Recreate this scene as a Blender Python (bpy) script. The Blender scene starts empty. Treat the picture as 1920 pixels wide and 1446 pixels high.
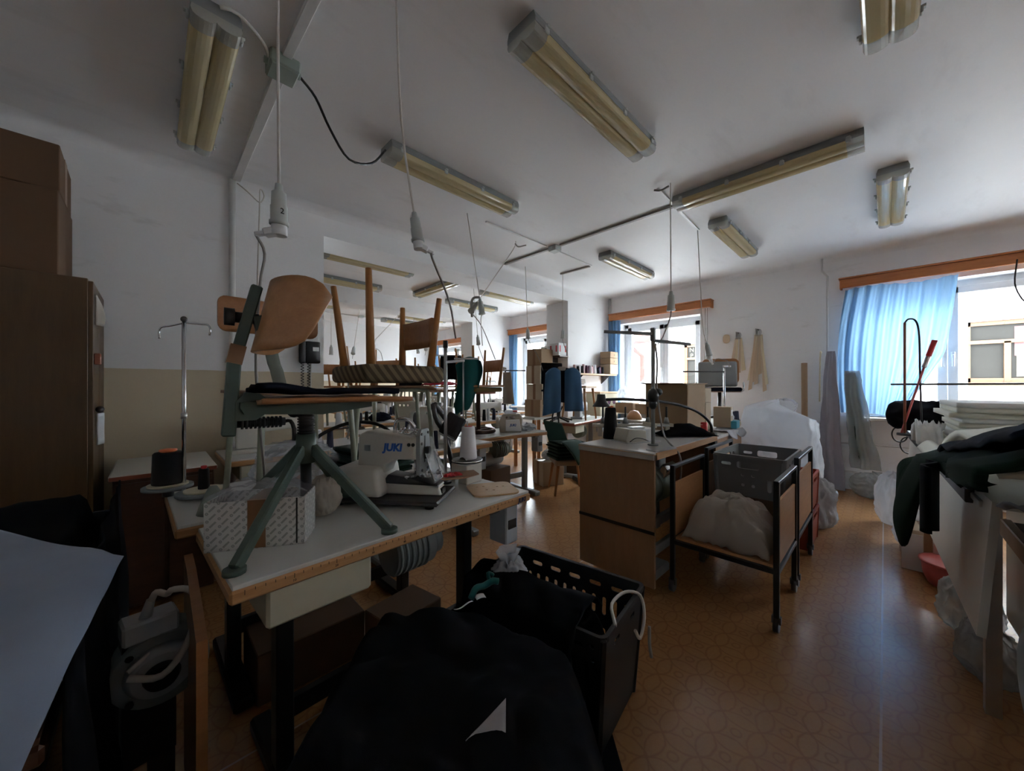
import bpy, bmesh, math, random
from math import sin, cos, pi, radians as RAD, sqrt
from mathutils import Vector, Matrix, noise as NZ
from mathutils.geometry import tessellate_polygon
SC = bpy.context.scene
COL = SC.collection
# ---------------------------------------------------------------- camera
cd = bpy.data.cameras.new('camera'); cam = bpy.data.objects.new('camera', cd); COL.objects.link(cam)
cd.sensor_fit = 'HORIZONTAL'; cd.sensor_width = 36.0; cd.lens = 36.0 * 687.0 / 1920.0
cd.clip_start = 0.02; cd.clip_end = 200
cam.location = (0, 0, 1.25); cam.rotation_euler = (RAD(90), 0, RAD(45.5 - 90))
SC.camera = cam
# ---------------------------------------------------------------- world: overcast sky
W = bpy.data.worlds.new('overcast_sky'); SC.world = W; W.use_nodes = True
wn = W.node_tree.nodes; wl = W.node_tree.links; wn.clear()
wo = wn.new('ShaderNodeOutputWorld'); wb = wn.new('ShaderNodeBackground')
tc = wn.new('ShaderNodeTexCoord'); sp = wn.new('ShaderNodeSeparateXYZ'); cr = wn.new('ShaderNodeValToRGB')
wl.new(tc.outputs['Generated'], sp.inputs[0]); wl.new(sp.outputs['Z'], cr.inputs[0])
cr.color_ramp.elements[0].position = 0.0; cr.color_ramp.elements[0].color = (0.80, 0.86, 0.93, 1)
cr.color_ramp.elements[1].position = 0.9; cr.color_ramp.elements[1].color = (0.93, 0.96, 1.0, 1)
wl.new(cr.outputs[0], wb.inputs['Color']); wb.inputs['Strength'].default_value = 11.0
wl.new(wb.outputs[0], wo.inputs['Surface'])
# window openings in the long outer wall (y0, y1, z0, z1); each also gets a sky portal that only guides light sampling
WX = 6.0
WINS = [(1.985, 3.342, 0.79, 2.35), (-1.35, 0.26, 0.88, 2.38), (4.55, 5.92, 0.79, 2.35), (7.8, 9.16, 0.79, 2.35), (-4.4, -2.8, 0.88, 2.38)]  # last opening is an unseen window, added to let in more daylight
for (a, b, z0, z1) in WINS:
    ld = bpy.data.lights.new('sky_portal', 'AREA'); ld.shape = 'RECTANGLE'; ld.size = b - a; ld.size_y = z1 - z0
    ld.cycles.is_portal = True
    lo = bpy.data.objects.new('sky_portal', ld); COL.objects.link(lo)
    lo.location = (WX + 0.36, (a + b) / 2, (z0 + z1) / 2); lo.rotation_euler = (RAD(90), 0, RAD(90))
vs = SC.view_settings
vs.view_transform = 'Standard'; vs.look = 'None'; vs.exposure = 1.8; vs.gamma = 1.0; vs.use_curve_mapping = False
cy = SC.cycles
cy.max_bounces = 10; cy.diffuse_bounces = 8; cy.transparent_max_bounces = 24; cy.sample_clamp_indirect = 8.0
cy.use_denoising = True
try: cy.denoiser = 'OPENIMAGEDENOISE'
except Exception: pass
# ================================================================ materials
M = {}
def nmat(name):
    m = bpy.data.materials.new(name); m.use_nodes = True
    nt = m.node_tree; nt.nodes.clear()
    out = nt.nodes.new('ShaderNodeOutputMaterial'); p = nt.nodes.new('ShaderNodeBsdfPrincipled')
    nt.links.new(p.outputs[0], out.inputs['Surface'])
    M[name] = m
    return m, nt, p, out
def mth(nt, op, a, b=None, c=None):
    n = nt.nodes.new('ShaderNodeMath'); n.operation = op
    for i, v in enumerate((a, b, c)):
        if v is None: continue
        if isinstance(v, (int, float)): n.inputs[i].default_value = v
        else: nt.links.new(v, n.inputs[i])
    return n.outputs[0]
def mixc(nt, fac, a, b):
    n = nt.nodes.new('ShaderNodeMix'); n.data_type = 'RGBA'
    for i, v in ((0, fac), (6, a), (7, b)):
        if isinstance(v, (int, float)): n.inputs[i].default_value = v
        elif isinstance(v, tuple): n.inputs[i].default_value = (*v[:3], 1)
        else: nt.links.new(v, n.inputs[i])
    return n.outputs[2]
def coords(nt, scale=(1, 1, 1), rot=(0, 0, 0)):
    t = nt.nodes.new('ShaderNodeTexCoord'); mp = nt.nodes.new('ShaderNodeMapping')
    nt.links.new(t.outputs['Object'], mp.inputs[0]); mp.inputs['Scale'].default_value = scale; mp.inputs['Rotation'].default_value = rot
    return mp.outputs[0]
def ntex(nt, vec, scale, detail=3, rough=0.5):
    n = nt.nodes.new('ShaderNodeTexNoise'); nt.links.new(vec, n.inputs['Vector'])
    n.inputs['Scale'].default_value = scale; n.inputs['Detail'].default_value = detail; n.inputs['Roughness'].default_value = rough
    return n.outputs['Fac']
def ramp(nt, fac, *stops):
    r = nt.nodes.new('ShaderNodeValToRGB'); nt.links.new(fac, r.inputs[0])
    e = r.color_ramp.elements
    while len(e) < len(stops): e.new(0.5)
    for i, (p, c) in enumerate(stops):
        e[i].position = p; e[i].color = (c, c, c, 1) if isinstance(c, (int, float)) else (*c[:3], 1)
    return r.outputs[0]
def bump(nt, p, h, strength, dist=0.01):
    b = nt.nodes.new('ShaderNodeBump'); b.inputs['Strength'].default_value = strength; b.inputs['Distance'].default_value = dist
    nt.links.new(h, b.inputs['Height']); nt.links.new(b.outputs[0], p.inputs['Normal'])
def plain(name, col, rough=0.5, metal=0.0, var=0.12, scale=9, bmp=0.0, bscale=60, spec=0.5, coat=0.0):
    m, nt, p, o = nmat(name)
    v = coords(nt)
    n = ntex(nt, v, scale, 4, 0.6)
    lo = tuple(c * (1 - var) for c in col); hi = tuple(min(1, c * (1 + var)) for c in col)
    nt.links.new(mixc(nt, n, lo, hi), p.inputs['Base Color'])
    p.inputs['Roughness'].default_value = rough; p.inputs['Metallic'].default_value = metal
    p.inputs['Specular IOR Level'].default_value = spec; p.inputs['Coat Weight'].default_value = coat
    if bmp: bump(nt, p, ntex(nt, v, bscale, 3), bmp, 0.004)
    return m
def wood(name, c0, c1, axis=0, scale=6, rough=0.45, stretch=9, knots=False):
    m, nt, p, o = nmat(name)
    s = [stretch, stretch, stretch]; s[axis] = 1.0
    v = coords(nt, tuple(s))
    a = ntex(nt, v, scale, 5, 0.65); b = ntex(nt, v, scale * 5, 3, 0.6)
    f = ramp(nt, mth(nt, 'MULTIPLY_ADD', b, 0.35, mth(nt, 'MULTIPLY', a, 0.75)), (0.3, 0.0), (0.75, 1.0))
    col = mixc(nt, f, c0, c1)
    if knots:
        k = ramp(nt, ntex(nt, coords(nt, (2.2, 2.2, 6)), 1.6, 1), (0.70, 0.0), (0.76, 1.0))
        col = mixc(nt, k, col, tuple(c * 0.3 for c in c0))
    nt.links.new(col, p.inputs['Base Color']); p.inputs['Roughness'].default_value = rough
    bump(nt, p, b, 0.12, 0.002)
    return m
def cloth(name, col, rough=0.95, weave=500, trans=0.0):
    m, nt, p, o = nmat(name)
    v = coords(nt)
    n = ntex(nt, v, 5, 4)
    nt.links.new(mixc(nt, n, tuple(c * 0.8 for c in col), tuple(min(1, c * 1.2) for c in col)), p.inputs['Base Color'])
    p.inputs['Roughness'].default_value = rough; p.inputs['Specular IOR Level'].default_value = 0.15 if max(col) > .03 else 0.05
    p.inputs['Sheen Weight'].default_value = 0.15 if max(col) > .03 else 0.0
    bump(nt, p, ntex(nt, v, weave, 2), 0.2, 0.001)
    if trans:
        t = nt.nodes.new('ShaderNodeBsdfTranslucent'); t.inputs[0].default_value = (*[min(1, c * .85) for c in col], 1)
        mx = nt.nodes.new('ShaderNodeMixShader'); mx.inputs[0].default_value = trans
        nt.links.new(p.outputs[0], mx.inputs[1]); nt.links.new(t.outputs[0], mx.inputs[2]); nt.links.new(mx.outputs[0], o.inputs['Surface'])
    return m
def film(name, col, clear=0.45, trans=0.3, rough=0.25):
    # thin polythene: part see-through, part light-scattering, with a gloss
    m, nt, p, o = nmat(name)
    p.inputs['Base Color'].default_value = (*col, 1); p.inputs['Roughness'].default_value = rough
    t = nt.nodes.new('ShaderNodeBsdfTranslucent'); t.inputs[0].default_value = (*col, 1)
    tr = nt.nodes.new('ShaderNodeBsdfTransparent'); tr.inputs[0].default_value = (0.97, 0.98, 1, 1)
    m1 = nt.nodes.new('ShaderNodeMixShader'); m1.inputs[0].default_value = trans
    nt.links.new(p.outputs[0], m1.inputs[1]); nt.links.new(t.outputs[0], m1.inputs[2])
    m2 = nt.nodes.new('ShaderNodeMixShader'); m2.inputs[0].default_value = clear
    nt.links.new(m1.outputs[0], m2.inputs[1]); nt.links.new(tr.outputs[0], m2.inputs[2]); nt.links.new(m2.outputs[0], o.inputs['Surface'])
    v = coords(nt)
    bump(nt, p, ntex(nt, v, 45, 4, 0.6), 0.5, 0.006)
    return m
def pane(name):
    m, nt, p, o = nmat(name)
    nt.nodes.remove(p)
    g = nt.nodes.new('ShaderNodeBsdfGlossy'); g.inputs['Roughness'].default_value = 0.02
    tr = nt.nodes.new('ShaderNodeBsdfTransparent'); tr.inputs[0].default_value = (0.96, 0.98, 0.98, 1)
    lw = nt.nodes.new('ShaderNodeLayerWeight'); fr = mth(nt, 'MULTIPLY_ADD', mth(nt, 'POWER', lw.outputs['Facing'], 5.0), 0.6, 0.04)
    mx = nt.nodes.new('ShaderNodeMixShader'); nt.links.new(fr, mx.inputs[0])
    nt.links.new(tr.outputs[0], mx.inputs[1]); nt.links.new(g.outputs[0], mx.inputs[2]); nt.links.new(mx.outputs[0], o.inputs['Surface'])
    return m
def stripes(name, cols, axis=(1, 0, 0), width=0.02, rough=0.9, rot=(0, 0, 0)):
    m, nt, p, o = nmat(name)
    v = coords(nt, (1, 1, 1), rot)
    d = nt.nodes.new('ShaderNodeVectorMath'); d.operation = 'DOT_PRODUCT'; nt.links.new(v, d.inputs[0]); d.inputs[1].default_value = axis
    w = mth(nt, 'FRACT', mth(nt, 'DIVIDE', d.outputs['Value'], width))
    n = len(cols); st = []
    for i, c in enumerate(cols): st += [(i / n + 0.02, c), ((i + 1) / n - 0.02, c)]
    nt.links.new(ramp(nt, w, *st), p.inputs['Base Color']); p.inputs['Roughness'].default_value = rough
    bump(nt, p, ntex(nt, v, 300, 2), 0.3, 0.001)
    return m
# ================================================================ mesh builder
def TRS(loc=(0, 0, 0), rot=(0, 0, 0), sc=(1, 1, 1)):
    from mathutils import Euler
    return Matrix.Translation(loc) @ Euler(rot, 'XYZ').to_matrix().to_4x4() @ Matrix.Diagonal((*sc, 1))
class B:
    def __init__(s): s.bm = bmesh.new(); s.smooth = False
    def _merge(s, b, mtx=None, sm=False):
        me = bpy.data.meshes.new('tmp')
        if sm:
            for f in b.faces: f.smooth = True
        b.to_mesh(me); b.free()
        if mtx is not None: me.transform(mtx)
        s.bm.from_mesh(me); bpy.data.meshes.remove(me)
        return s
    def box(s, c, size, rot=(0, 0, 0), bev=0.0, seg=1):
        b = bmesh.new(); bmesh.ops.create_cube(b, size=1, matrix=Matrix.Diagonal((*size, 1)))
        if bev: bmesh.ops.bevel(b, geom=b.edges[:], offset=min(bev, min(size) * 0.45), segments=seg, affect='EDGES', profile=0.5)
        return s._merge(b, TRS(c, rot), seg > 1)
    def bx(s, x0, x1, y0, y1, z0, z1, bev=0.0, seg=1):
        return s.box(((x0 + x1) / 2, (y0 + y1) / 2, (z0 + z1) / 2), (abs(x1 - x0), abs(y1 - y0), abs(z1 - z0)), bev=bev, seg=seg)
    def cyl(s, p0, p1, r, r2=None, n=12, cap=True):
        p0, p1 = Vector(p0), Vector(p1); d = p1 - p0
        b = bmesh.new(); bmesh.ops.create_cone(b, cap_ends=cap, segments=n, radius1=r, radius2=r if r2 is None else r2, depth=d.length)
        for f in b.faces: f.smooth = len(f.verts) == 4
        q = Vector((0, 0, 1)).rotation_difference(d.normalized()) if d.length else None
        return s._merge(b, Matrix.Translation((p0 + p1) / 2) @ q.to_matrix().to_4x4())
    def bar(s, p0, p1, w, t, up=(0, 0, 1), bev=0.0):
        # rectangular bar from p0 to p1, w across, t along "up"
        p0, p1 = Vector(p0), Vector(p1); d = (p1 - p0); L = d.length; d.normalize()
        u = Vector(up); sx = d.cross(u)
        if sx.length < 1e-4: sx = d.cross(Vector((1, 0, 0)))
        sx.normalize(); uz = sx.cross(d)
        mt = Matrix((d, sx, uz)).transposed().to_4x4(); mt.translation = (p0 + p1) / 2
        b = bmesh.new(); bmesh.ops.create_cube(b, size=1, matrix=Matrix.Diagonal((L, w, t, 1)))
        if bev: bmesh.ops.bevel(b, geom=b.edges[:], offset=bev, segments=1, affect='EDGES')
        return s._merge(b, mt)
    def sph(s, c, r, n=12, sc=(1, 1, 1), rot=(0, 0, 0)):
        b = bmesh.new(); bmesh.ops.create_uvsphere(b, u_segments=n, v_segments=max(6, n * 2 // 3), radius=r)
        return s._merge(b, TRS(c, rot, sc), True)
    def tube(s, pts, r, n=8, smooth=4, closed=False, taper=None):
        P = [Vector(p) for p in pts]
        if smooth > 1 and len(P) > 2:
            Q = []
            for i in range(len(P) - 1):
                a = P[i - 1] if i else P[0] * 2 - P[1]; b_, c_ = P[i], P[i + 1]; e = P[i + 2] if i + 2 < len(P) else P[-1] * 2 - P[-2]
                for k in range(smooth):
                    t = k / smooth
                    Q.append(0.5 * ((2 * b_) + (c_ - a) * t + (2 * a - 5 * b_ + 4 * c_ - e) * t * t + (3 * b_ - a - 3 * c_ + e) * t ** 3))
            Q.append(P[-1]); P = Q
        bm = s.bm; rings = []; up = None
        for i, p in enumerate(P):
            d = (P[min(i + 1, len(P) - 1)] - P[max(i - 1, 0)])
            if d.length < 1e-9: d = Vector((0, 0, 1))
            d.normalize()
            if up is None: up = d.orthogonal().normalized()
            up = (up - d * up.dot(d))
            up = up.normalized() if up.length > 1e-6 else d.orthogonal().normalized()
            v = d.cross(up); rr = r if taper is None else r * (1 + (taper - 1) * i / (len(P) - 1))
            rings.append([bm.verts.new(p + rr * (cos(2 * pi * k / n) * up + sin(2 * pi * k / n) * v)) for k in range(n)])
        for i in range(len(rings) - 1):
            for k in range(n):
                f = bm.faces.new((rings[i][k], rings[i][(k + 1) % n], rings[i + 1][(k + 1) % n], rings[i + 1][k])); f.smooth = True
        bm.faces.new(rings[0][::-1]); bm.faces.new(rings[-1])
        return s
    def lathe(s, prof, c=(0, 0, 0), rot=(0, 0, 0), n=16, sc=(1, 1, 1)):
        b = bmesh.new(); rings = []
        for (r, z) in prof:
            if r < 1e-6: rings.append([b.verts.new((0, 0, z))])
            else: rings.append([b.verts.new((r * cos(2 * pi * k / n), r * sin(2 * pi * k / n), z)) for k in range(n)])
        for A, Bq in zip(rings, rings[1:]):
            for k in range(n):
                k2 = (k + 1) % n
                q = [A[k % len(A)], A[k2 % len(A)], Bq[k2 % len(Bq)], Bq[k % len(Bq)]]
                q2 = []
                for v in q:
                    if v not in q2: q2.append(v)
                if len(q2) > 2: b.faces.new(q2).smooth = True
        if len(rings[0]) > 1: b.faces.new(rings[0][::-1])
        if len(rings[-1]) > 1: b.faces.new(rings[-1])
        return s._merge(b, TRS(c, rot, sc))
    def prism(s, poly, t, mtx=None, holes=(), bev=0.0):
        # polygon in local XY with holes, extruded z = 0..t, then placed by mtx
        loops = [[Vector((x, y, 0)) for x, y in poly]] + [[Vector((x, y, 0)) for x, y in h] for h in holes]
        tris = tessellate_polygon(loops); flat = [v for l in loops for v in l]
        b = bmesh.new(); lo = [b.verts.new(v) for v in flat]; hi = [b.verts.new(v + Vector((0, 0, t))) for v in flat]
        for tr in tris:
            try: b.faces.new([lo[i] for i in tr]); b.faces.new([hi[i] for i in reversed(tr)])
            except ValueError: pass
        o = 0
        for l in loops:
            m = len(l)
            for k in range(m):
                a, c_ = o + k, o + (k + 1) % m
                b.faces.new((lo[a], lo[c_], hi[c_], hi[a]))
            o += m
        bmesh.ops.recalc_face_normals(b, faces=b.faces[:])
        return s._merge(b, mtx)
    def grid(s, f, nu, nv, closed_u=False, thick=0.0):
        # surface f(u,v)->(x,y,z) for u,v in 0..1
        b = bmesh.new()
        V = [[b.verts.new(f(i / nu, j / nv)) for j in range(nv + 1)] for i in range(nu if closed_u else nu + 1)]
        R = len(V)
        for i in range(nu):
            for j in range(nv):
                b.faces.new((V[i][j], V[(i + 1) % R][j], V[(i + 1) % R][j + 1], V[i][j + 1])).smooth = True
        if thick:
            b.normal_update(); fs = b.faces[:]; vv = b.verts[:]; rim = [e for e in b.edges if e.is_boundary]
            nw = {v: b.verts.new(v.co - v.normal * thick) for v in vv}
            for fc in fs: b.faces.new([nw[v] for v in reversed(fc.verts)])
            for e in rim: b.faces.new((e.verts[0], e.verts[1], nw[e.verts[1]], nw[e.verts[0]]))
            bmesh.ops.recalc_face_normals(b, faces=b.faces[:])
            for fc in b.faces: fc.smooth = True
        return s._merge(b)
    def out(s, name, mat, parent=None, loc=(0, 0, 0), rot=(0, 0, 0)):
        me = bpy.data.meshes.new(name); s.bm.normal_update(); s.bm.to_mesh(me); s.bm.free()
        me.materials.append(M[mat] if isinstance(mat, str) else mat)
        o = bpy.data.objects.new(name, me); COL.objects.link(o)
        o.parent = parent; o.location = loc; o.rotation_euler = rot
        return o
def rrect(w, h, r, cx=0, cy=0, n=4):
    pts = []
    for (sx, sy, a0) in ((1, 1, 0), (-1, 1, 90), (-1, -1, 180), (1, -1, 270)):
        for k in range(n + 1):
            a = RAD(a0 + 90 * k / n)
            pts.append((cx + sx * (w / 2 - r) + r * cos(a), cy + sy * (h / 2 - r) + r * sin(a)))
    return pts
PXZ = Matrix(((1, 0, 0, 0), (0, 0, -1, 0), (0, 1, 0, 0), (0, 0, 0, 1)))      # local XY -> world XZ, thickness to -Y
PYZ = Matrix(((0, 0, 1, 0), (1, 0, 0, 0), (0, 1, 0, 0), (0, 0, 0, 1)))       # local XY -> world YZ, thickness to +X
def tag(o, label, cat, group=None):
    o['label'] = label; o['category'] = cat
    if group: o['group'] = group
    return o
def thing(name, label, cat, loc=(0, 0, 0), rz=0.0, group=None):
    o = bpy.data.objects.new(name, None); COL.objects.link(o); o.empty_display_size = 0.1
    o.location = loc; o.rotation_euler = (0, 0, RAD(rz))
    return tag(o, label, cat, group)
def struct(o, label=None):
    o['kind'] = 'structure'
    if label: o['label'] = label
    return o
def dup(root, loc, rz, label, group=None):
    # a copy of a thing with copies of its parts and their sub-parts
    def cp(o, par):
        c_ = o.copy(); COL.objects.link(c_); c_.parent = par
        for ch in KIDS.get(o.name, [x for x in bpy.data.objects if x.parent == o]): cp(ch, c_)
        return c_
    r = cp(root, None); r.location = loc; r.rotation_euler = (0, 0, RAD(rz)); r['label'] = label
    if group: r['group'] = group
    return r
KIDS = {}
ORD = ['lowest', 'second from the bottom', 'third from the bottom', 'fourth from the bottom', 'fifth from the bottom', 'sixth from the bottom', 'seventh from the bottom', 'eighth from the bottom', 'ninth from the bottom', 'tenth from the bottom']
def nth(k, n): return 'topmost' if k == n - 1 else ORD[k]
def fz(x, y, z=0.0): return NZ.noise(Vector((x, y, z)))
def text_mesh(txt, size, depth, shear=0.0, bold=0.0):
    cu = bpy.data.curves.new('txt', 'FONT'); cu.body = txt; cu.size = size; cu.extrude = depth; cu.shear = shear; cu.offset = bold
    cu.align_x = 'CENTER'; cu.align_y = 'CENTER'; cu.resolution_u = 3
    o = bpy.data.objects.new('txt', cu); COL.objects.link(o)
    dg = bpy.context.evaluated_depsgraph_get(); me = bpy.data.meshes.new_from_object(o.evaluated_get(dg))
    bpy.data.objects.remove(o); bpy.data.curves.remove(cu)
    return me
def text_obj(name, txt, size, mat, parent, loc, rot, depth=0.0006, shear=0.0, bold=0.0):
    me = text_mesh(txt, size, depth, shear, bold); me.materials.clear(); me.materials.append(M[mat])
    o = bpy.data.objects.new(name, me); COL.objects.link(o); o.parent = parent; o.location = loc; o.rotation_euler = rot
    return o
# ================================================================ material list
def wallmat(name, dado):
    m, nt, p, o = nmat(name)
    v = coords(nt)
    n = ntex(nt, v, 1.2, 5, 0.6); n2 = ntex(nt, v, 14, 4, 0.7)
    col = mixc(nt, n, (0.80, 0.81, 0.82), (0.86, 0.865, 0.87))
    stain = ramp(nt, ntex(nt, coords(nt, (1, 1, 3)), 2.3, 4, 0.7), (0.60, 0.0), (0.72, 1.0))
    col = mixc(nt, mth(nt, 'MULTIPLY', stain, 0.35), col, (0.58, 0.57, 0.55))
    if dado:
        s = nt.nodes.new('ShaderNodeSeparateXYZ'); nt.links.new(v, s.inputs[0])
        z = mth(nt, 'MULTIPLY_ADD', n2, 0.008, s.outputs[2])
        fac = mth(nt, 'LESS_THAN', z, 1.368)
        cream = mixc(nt, n, (0.60, 0.515, 0.37), (0.68, 0.59, 0.43))
        col = mixc(nt, fac, col, cream)
        r = mth(nt, 'MULTIPLY_ADD', fac, -0.35, 0.85); nt.links.new(r, p.inputs['Roughness'])
    else: p.inputs['Roughness'].default_value = 0.85
    nt.links.new(col, p.inputs['Base Color'])
    bump(nt, p, n2, 0.15, 0.01)
wallmat('wall_white', False); wallmat('wall_dado', True)
def ceilmat():
    m, nt, p, o = nmat('ceiling_paint')
    v = coords(nt)
    n = ntex(nt, v, 0.9, 5, 0.6); s = ramp(nt, ntex(nt, coords(nt, (1, 3.2, 1), (0, 0, 0.5)), 1.6, 5, 0.65), (0.56, 0.0), (0.78, 1.0))
    col = mixc(nt, n, (0.78, 0.785, 0.79), (0.85, 0.85, 0.855)); col = mixc(nt, mth(nt, 'MULTIPLY', s, 0.3), col, (0.55, 0.54, 0.53))
    nt.links.new(col, p.inputs['Base Color']); p.inputs['Roughness'].default_value = 0.55
    bump(nt, p, ntex(nt, v, 3.5, 4, 0.6), 0.12, 0.02)
ceilmat()
def floormat():
    # vinyl printed with interlaced circles, worn shiny along the walkway
    m, nt, p, o = nmat('floor_vinyl')
    v = coords(nt, (1 / 0.125, 1 / 0.125, 1), (0, 0, 0))
    f = nt.nodes.new('ShaderNodeVectorMath'); f.operation = 'FRACTION'; nt.links.new(v, f.inputs[0])
    s = nt.nodes.new('ShaderNodeSeparateXYZ'); nt.links.new(f.outputs[0], s.inputs[0])
    lines = None; hub = None
    wob = mth(nt, 'MULTIPLY_ADD', ntex(nt, v, 3.0, 2), 0.10, -0.05)
    for cx in (0, 1):
        for cyy in (0, 1):
            dx = mth(nt, 'SUBTRACT', s.outputs[0], cx); dy = mth(nt, 'SUBTRACT', s.outputs[1], cyy)
            d = mth(nt, 'ADD', mth(nt, 'SQRT', mth(nt, 'ADD', mth(nt, 'MULTIPLY', dx, dx), mth(nt, 'MULTIPLY', dy, dy))), wob)
            e = mth(nt, 'ABSOLUTE', mth(nt, 'SUBTRACT', d, 0.72))
            e2 = mth(nt, 'ABSOLUTE', mth(nt, 'SUBTRACT', d, 0.13))
            e = mth(nt, 'MINIMUM', e, e2)
            lines = e if lines is None else mth(nt, 'MINIMUM', lines, e)
    lf = ramp(nt, lines, (0.0, 1.0), (0.025, 0.5), (0.05, 0.0))
    w = coords(nt)
    mot = ntex(nt, w, 60, 4, 0.7); big = ntex(nt, w, 0.8, 4, 0.6)
    base = mixc(nt, mot, (0.34, 0.165, 0.065), (0.44, 0.235, 0.10))
    base = mixc(nt, mth(nt, 'MULTIPLY', lf, 0.5), base, (0.20, 0.085, 0.038))
    base = mixc(nt, mth(nt, 'MULTIPLY', ramp(nt, big, (0.35, 0.0), (0.9, 1.0)), 0.25), base, (0.28, 0.17, 0.095))
    sx = nt.nodes.new('ShaderNodeSeparateXYZ'); nt.links.new(w, sx.inputs[0])
    # welded seams between the sheets run across the room every 1.5 m
    seam = mth(nt, 'LESS_THAN', mth(nt, 'ABSOLUTE', mth(nt, 'SUBTRACT', mth(nt, 'PINGPONG', mth(nt, 'ADD', sx.outputs[1], -0.01), 0.75), 0.0)), 0.004)
    base = mixc(nt, mth(nt, 'MULTIPLY', seam, 0.6), base, (0.55, 0.48, 0.40))
    nt.links.new(base, p.inputs['Base Color'])
    nt.links.new(mth(nt, 'MULTIPLY_ADD', ntex(nt, w, 2.5, 3, 0.6), 0.16, 0.15), p.inputs['Roughness'])
    p.inputs['Specular IOR Level'].default_value = 0.6
    bump(nt, p, mth(nt, 'ADD', ntex(nt, w, 5, 3), mth(nt, 'MULTIPLY', lf, -0.05)), 0.025, 0.01)
floormat()
plain('white_plastic', (0.80, 0.82, 0.84), 0.35, var=0.05)
plain('white_paint', (0.72, 0.73, 0.74), 0.4, var=0.05)
plain('socket_grey', (0.50, 0.54, 0.53), 0.45, var=0.06)
plain('box_green', (0.30, 0.35, 0.30), 0.5, var=0.15)
plain('cable_white', (0.60, 0.58, 0.54), 0.5, var=0.05)
plain('cable_grey', (0.30, 0.28, 0.26), 0.5, var=0.05)
plain('cable_black', (0.012, 0.012, 0.014), 0.45)
plain('black_plastic', (0.014, 0.014, 0.016), 0.4)
plain('black_crate', (0.010, 0.010, 0.012), 0.5)
plain('grey_crate', (0.17, 0.175, 0.18), 0.55)
plain('red_crate', (0.42, 0.07, 0.03), 0.5)
plain('red_plastic', (0.55, 0.03, 0.035), 0.4)
plain('pink_plastic', (0.60, 0.13, 0.12), 0.4)
plain('steel', (0.55, 0.56, 0.57), 0.28, 1.0)
plain('chrome', (0.75, 0.76, 0.78), 0.14, 1.0, var=0.03)
plain('dark_steel', (0.10, 0.10, 0.105), 0.42, 0.8)
plain('iron_black', (0.016, 0.016, 0.018), 0.38, 0.3)
plain('grey_steel', (0.27, 0.29, 0.29), 0.5, 0.2)
plain('green_paint', (0.062, 0.092, 0.074), 0.42, var=0.25, scale=14, bmp=0.1)
plain('greygreen_paint', (0.20, 0.225, 0.19), 0.45, var=0.15)
plain('tube_paint', (0.30, 0.32, 0.24), 0.35, var=0.12)
plain('machine_white', (0.62, 0.60, 0.54), 0.35, var=0.04)
plain('machine_beige', (0.50, 0.47, 0.39), 0.4, var=0.05)
plain('motor_grey', (0.26, 0.30, 0.31), 0.42, 0.15)
plain('motor_green', (0.20, 0.24, 0.20), 0.4, 0.2)
plain('control_grey', (0.42, 0.45, 0.47), 0.45)
plain('drawer_beige', (0.52, 0.50, 0.38), 0.5)
plain('laminate_white', (0.62, 0.63, 0.60), 0.3, var=0.06, scale=5)
plain('laminate_grey', (0.50, 0.49, 0.47), 0.3, var=0.08, scale=5)
plain('shelf_white', (0.70, 0.69, 0.66), 0.45)
plain('white_board', (0.66, 0.65, 0.60), 0.4, var=0.04)
plain('paper', (0.72, 0.73, 0.74), 0.8, var=0.03)
plain('tan_paper', (0.55, 0.43, 0.30), 0.85, var=0.08)
plain('cream_paper', (0.66, 0.60, 0.44), 0.85, var=0.08)
plain('foam', (0.70, 0.70, 0.62), 0.9, var=0.04, bmp=0.2)
plain('foam_edge', (0.76, 0.77, 0.76), 0.9, var=0.03)
plain('blue_ink', (0.03, 0.13, 0.50), 0.5, var=0.02)
plain('navy_ink', (0.03, 0.035, 0.10), 0.5, var=0.02)
plain('dark_ink', (0.02, 0.018, 0.016), 0.6, var=0.02)
plain('red_ink', (0.60, 0.05, 0.06), 0.6, var=0.02)
plain('thread_white', (0.78, 0.79, 0.82), 0.75, var=0.03, bmp=0.3, bscale=400)
plain('thread_black', (0.011, 0.011, 0.014), 0.8, bmp=0.3, bscale=400)
plain('thread_navy', (0.018, 0.02, 0.05), 0.8, bmp=0.3, bscale=400)
plain('thread_plum', (0.10, 0.03, 0.07), 0.8, bmp=0.3, bscale=400)
plain('thread_pink', (0.55, 0.35, 0.36), 0.8, bmp=0.3, bscale=400)
plain('orange_plastic', (0.75, 0.16, 0.04), 0.4)
plain('teal_box', (0.05, 0.30, 0.42), 0.5)
plain('facade', (0.58, 0.575, 0.565), 0.9, var=0.03)
plain('facade_wood', (0.085, 0.040, 0.014), 0.5, var=0.2)
plain('roof_red', (0.06, 0.016, 0.011), 0.6)
plain('poster_pink', (0.12, 0.045, 0.045), 0.7)
plain('poster_cream', (0.11, 0.10, 0.07), 0.7)
plain('street', (0.40, 0.40, 0.40), 0.9)
plain('dark_glass', (0.022, 0.021, 0.019), 0.3, spec=0.05)
plain('radiator_cream', (0.62, 0.57, 0.43), 0.4)
plain('pipe_white', (0.68, 0.68, 0.67), 0.4)
plain('cardboard', (0.33, 0.225, 0.135), 0.85, var=0.12, scale=5)
plain('cardboard_dark', (0.125, 0.070, 0.038), 0.85, var=0.15, scale=4)
plain('cardboard_light', (0.50, 0.41, 0.30), 0.85, var=0.08)
plain('tape_brown', (0.22, 0.11, 0.05), 0.3)
plain('glass_clear', (0.5, 0.52, 0.52), 0.15)
wood('wood_pine', (0.36, 0.115, 0.03), (0.52, 0.195, 0.06), 1, 4, 0.4, 10, True)
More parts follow.
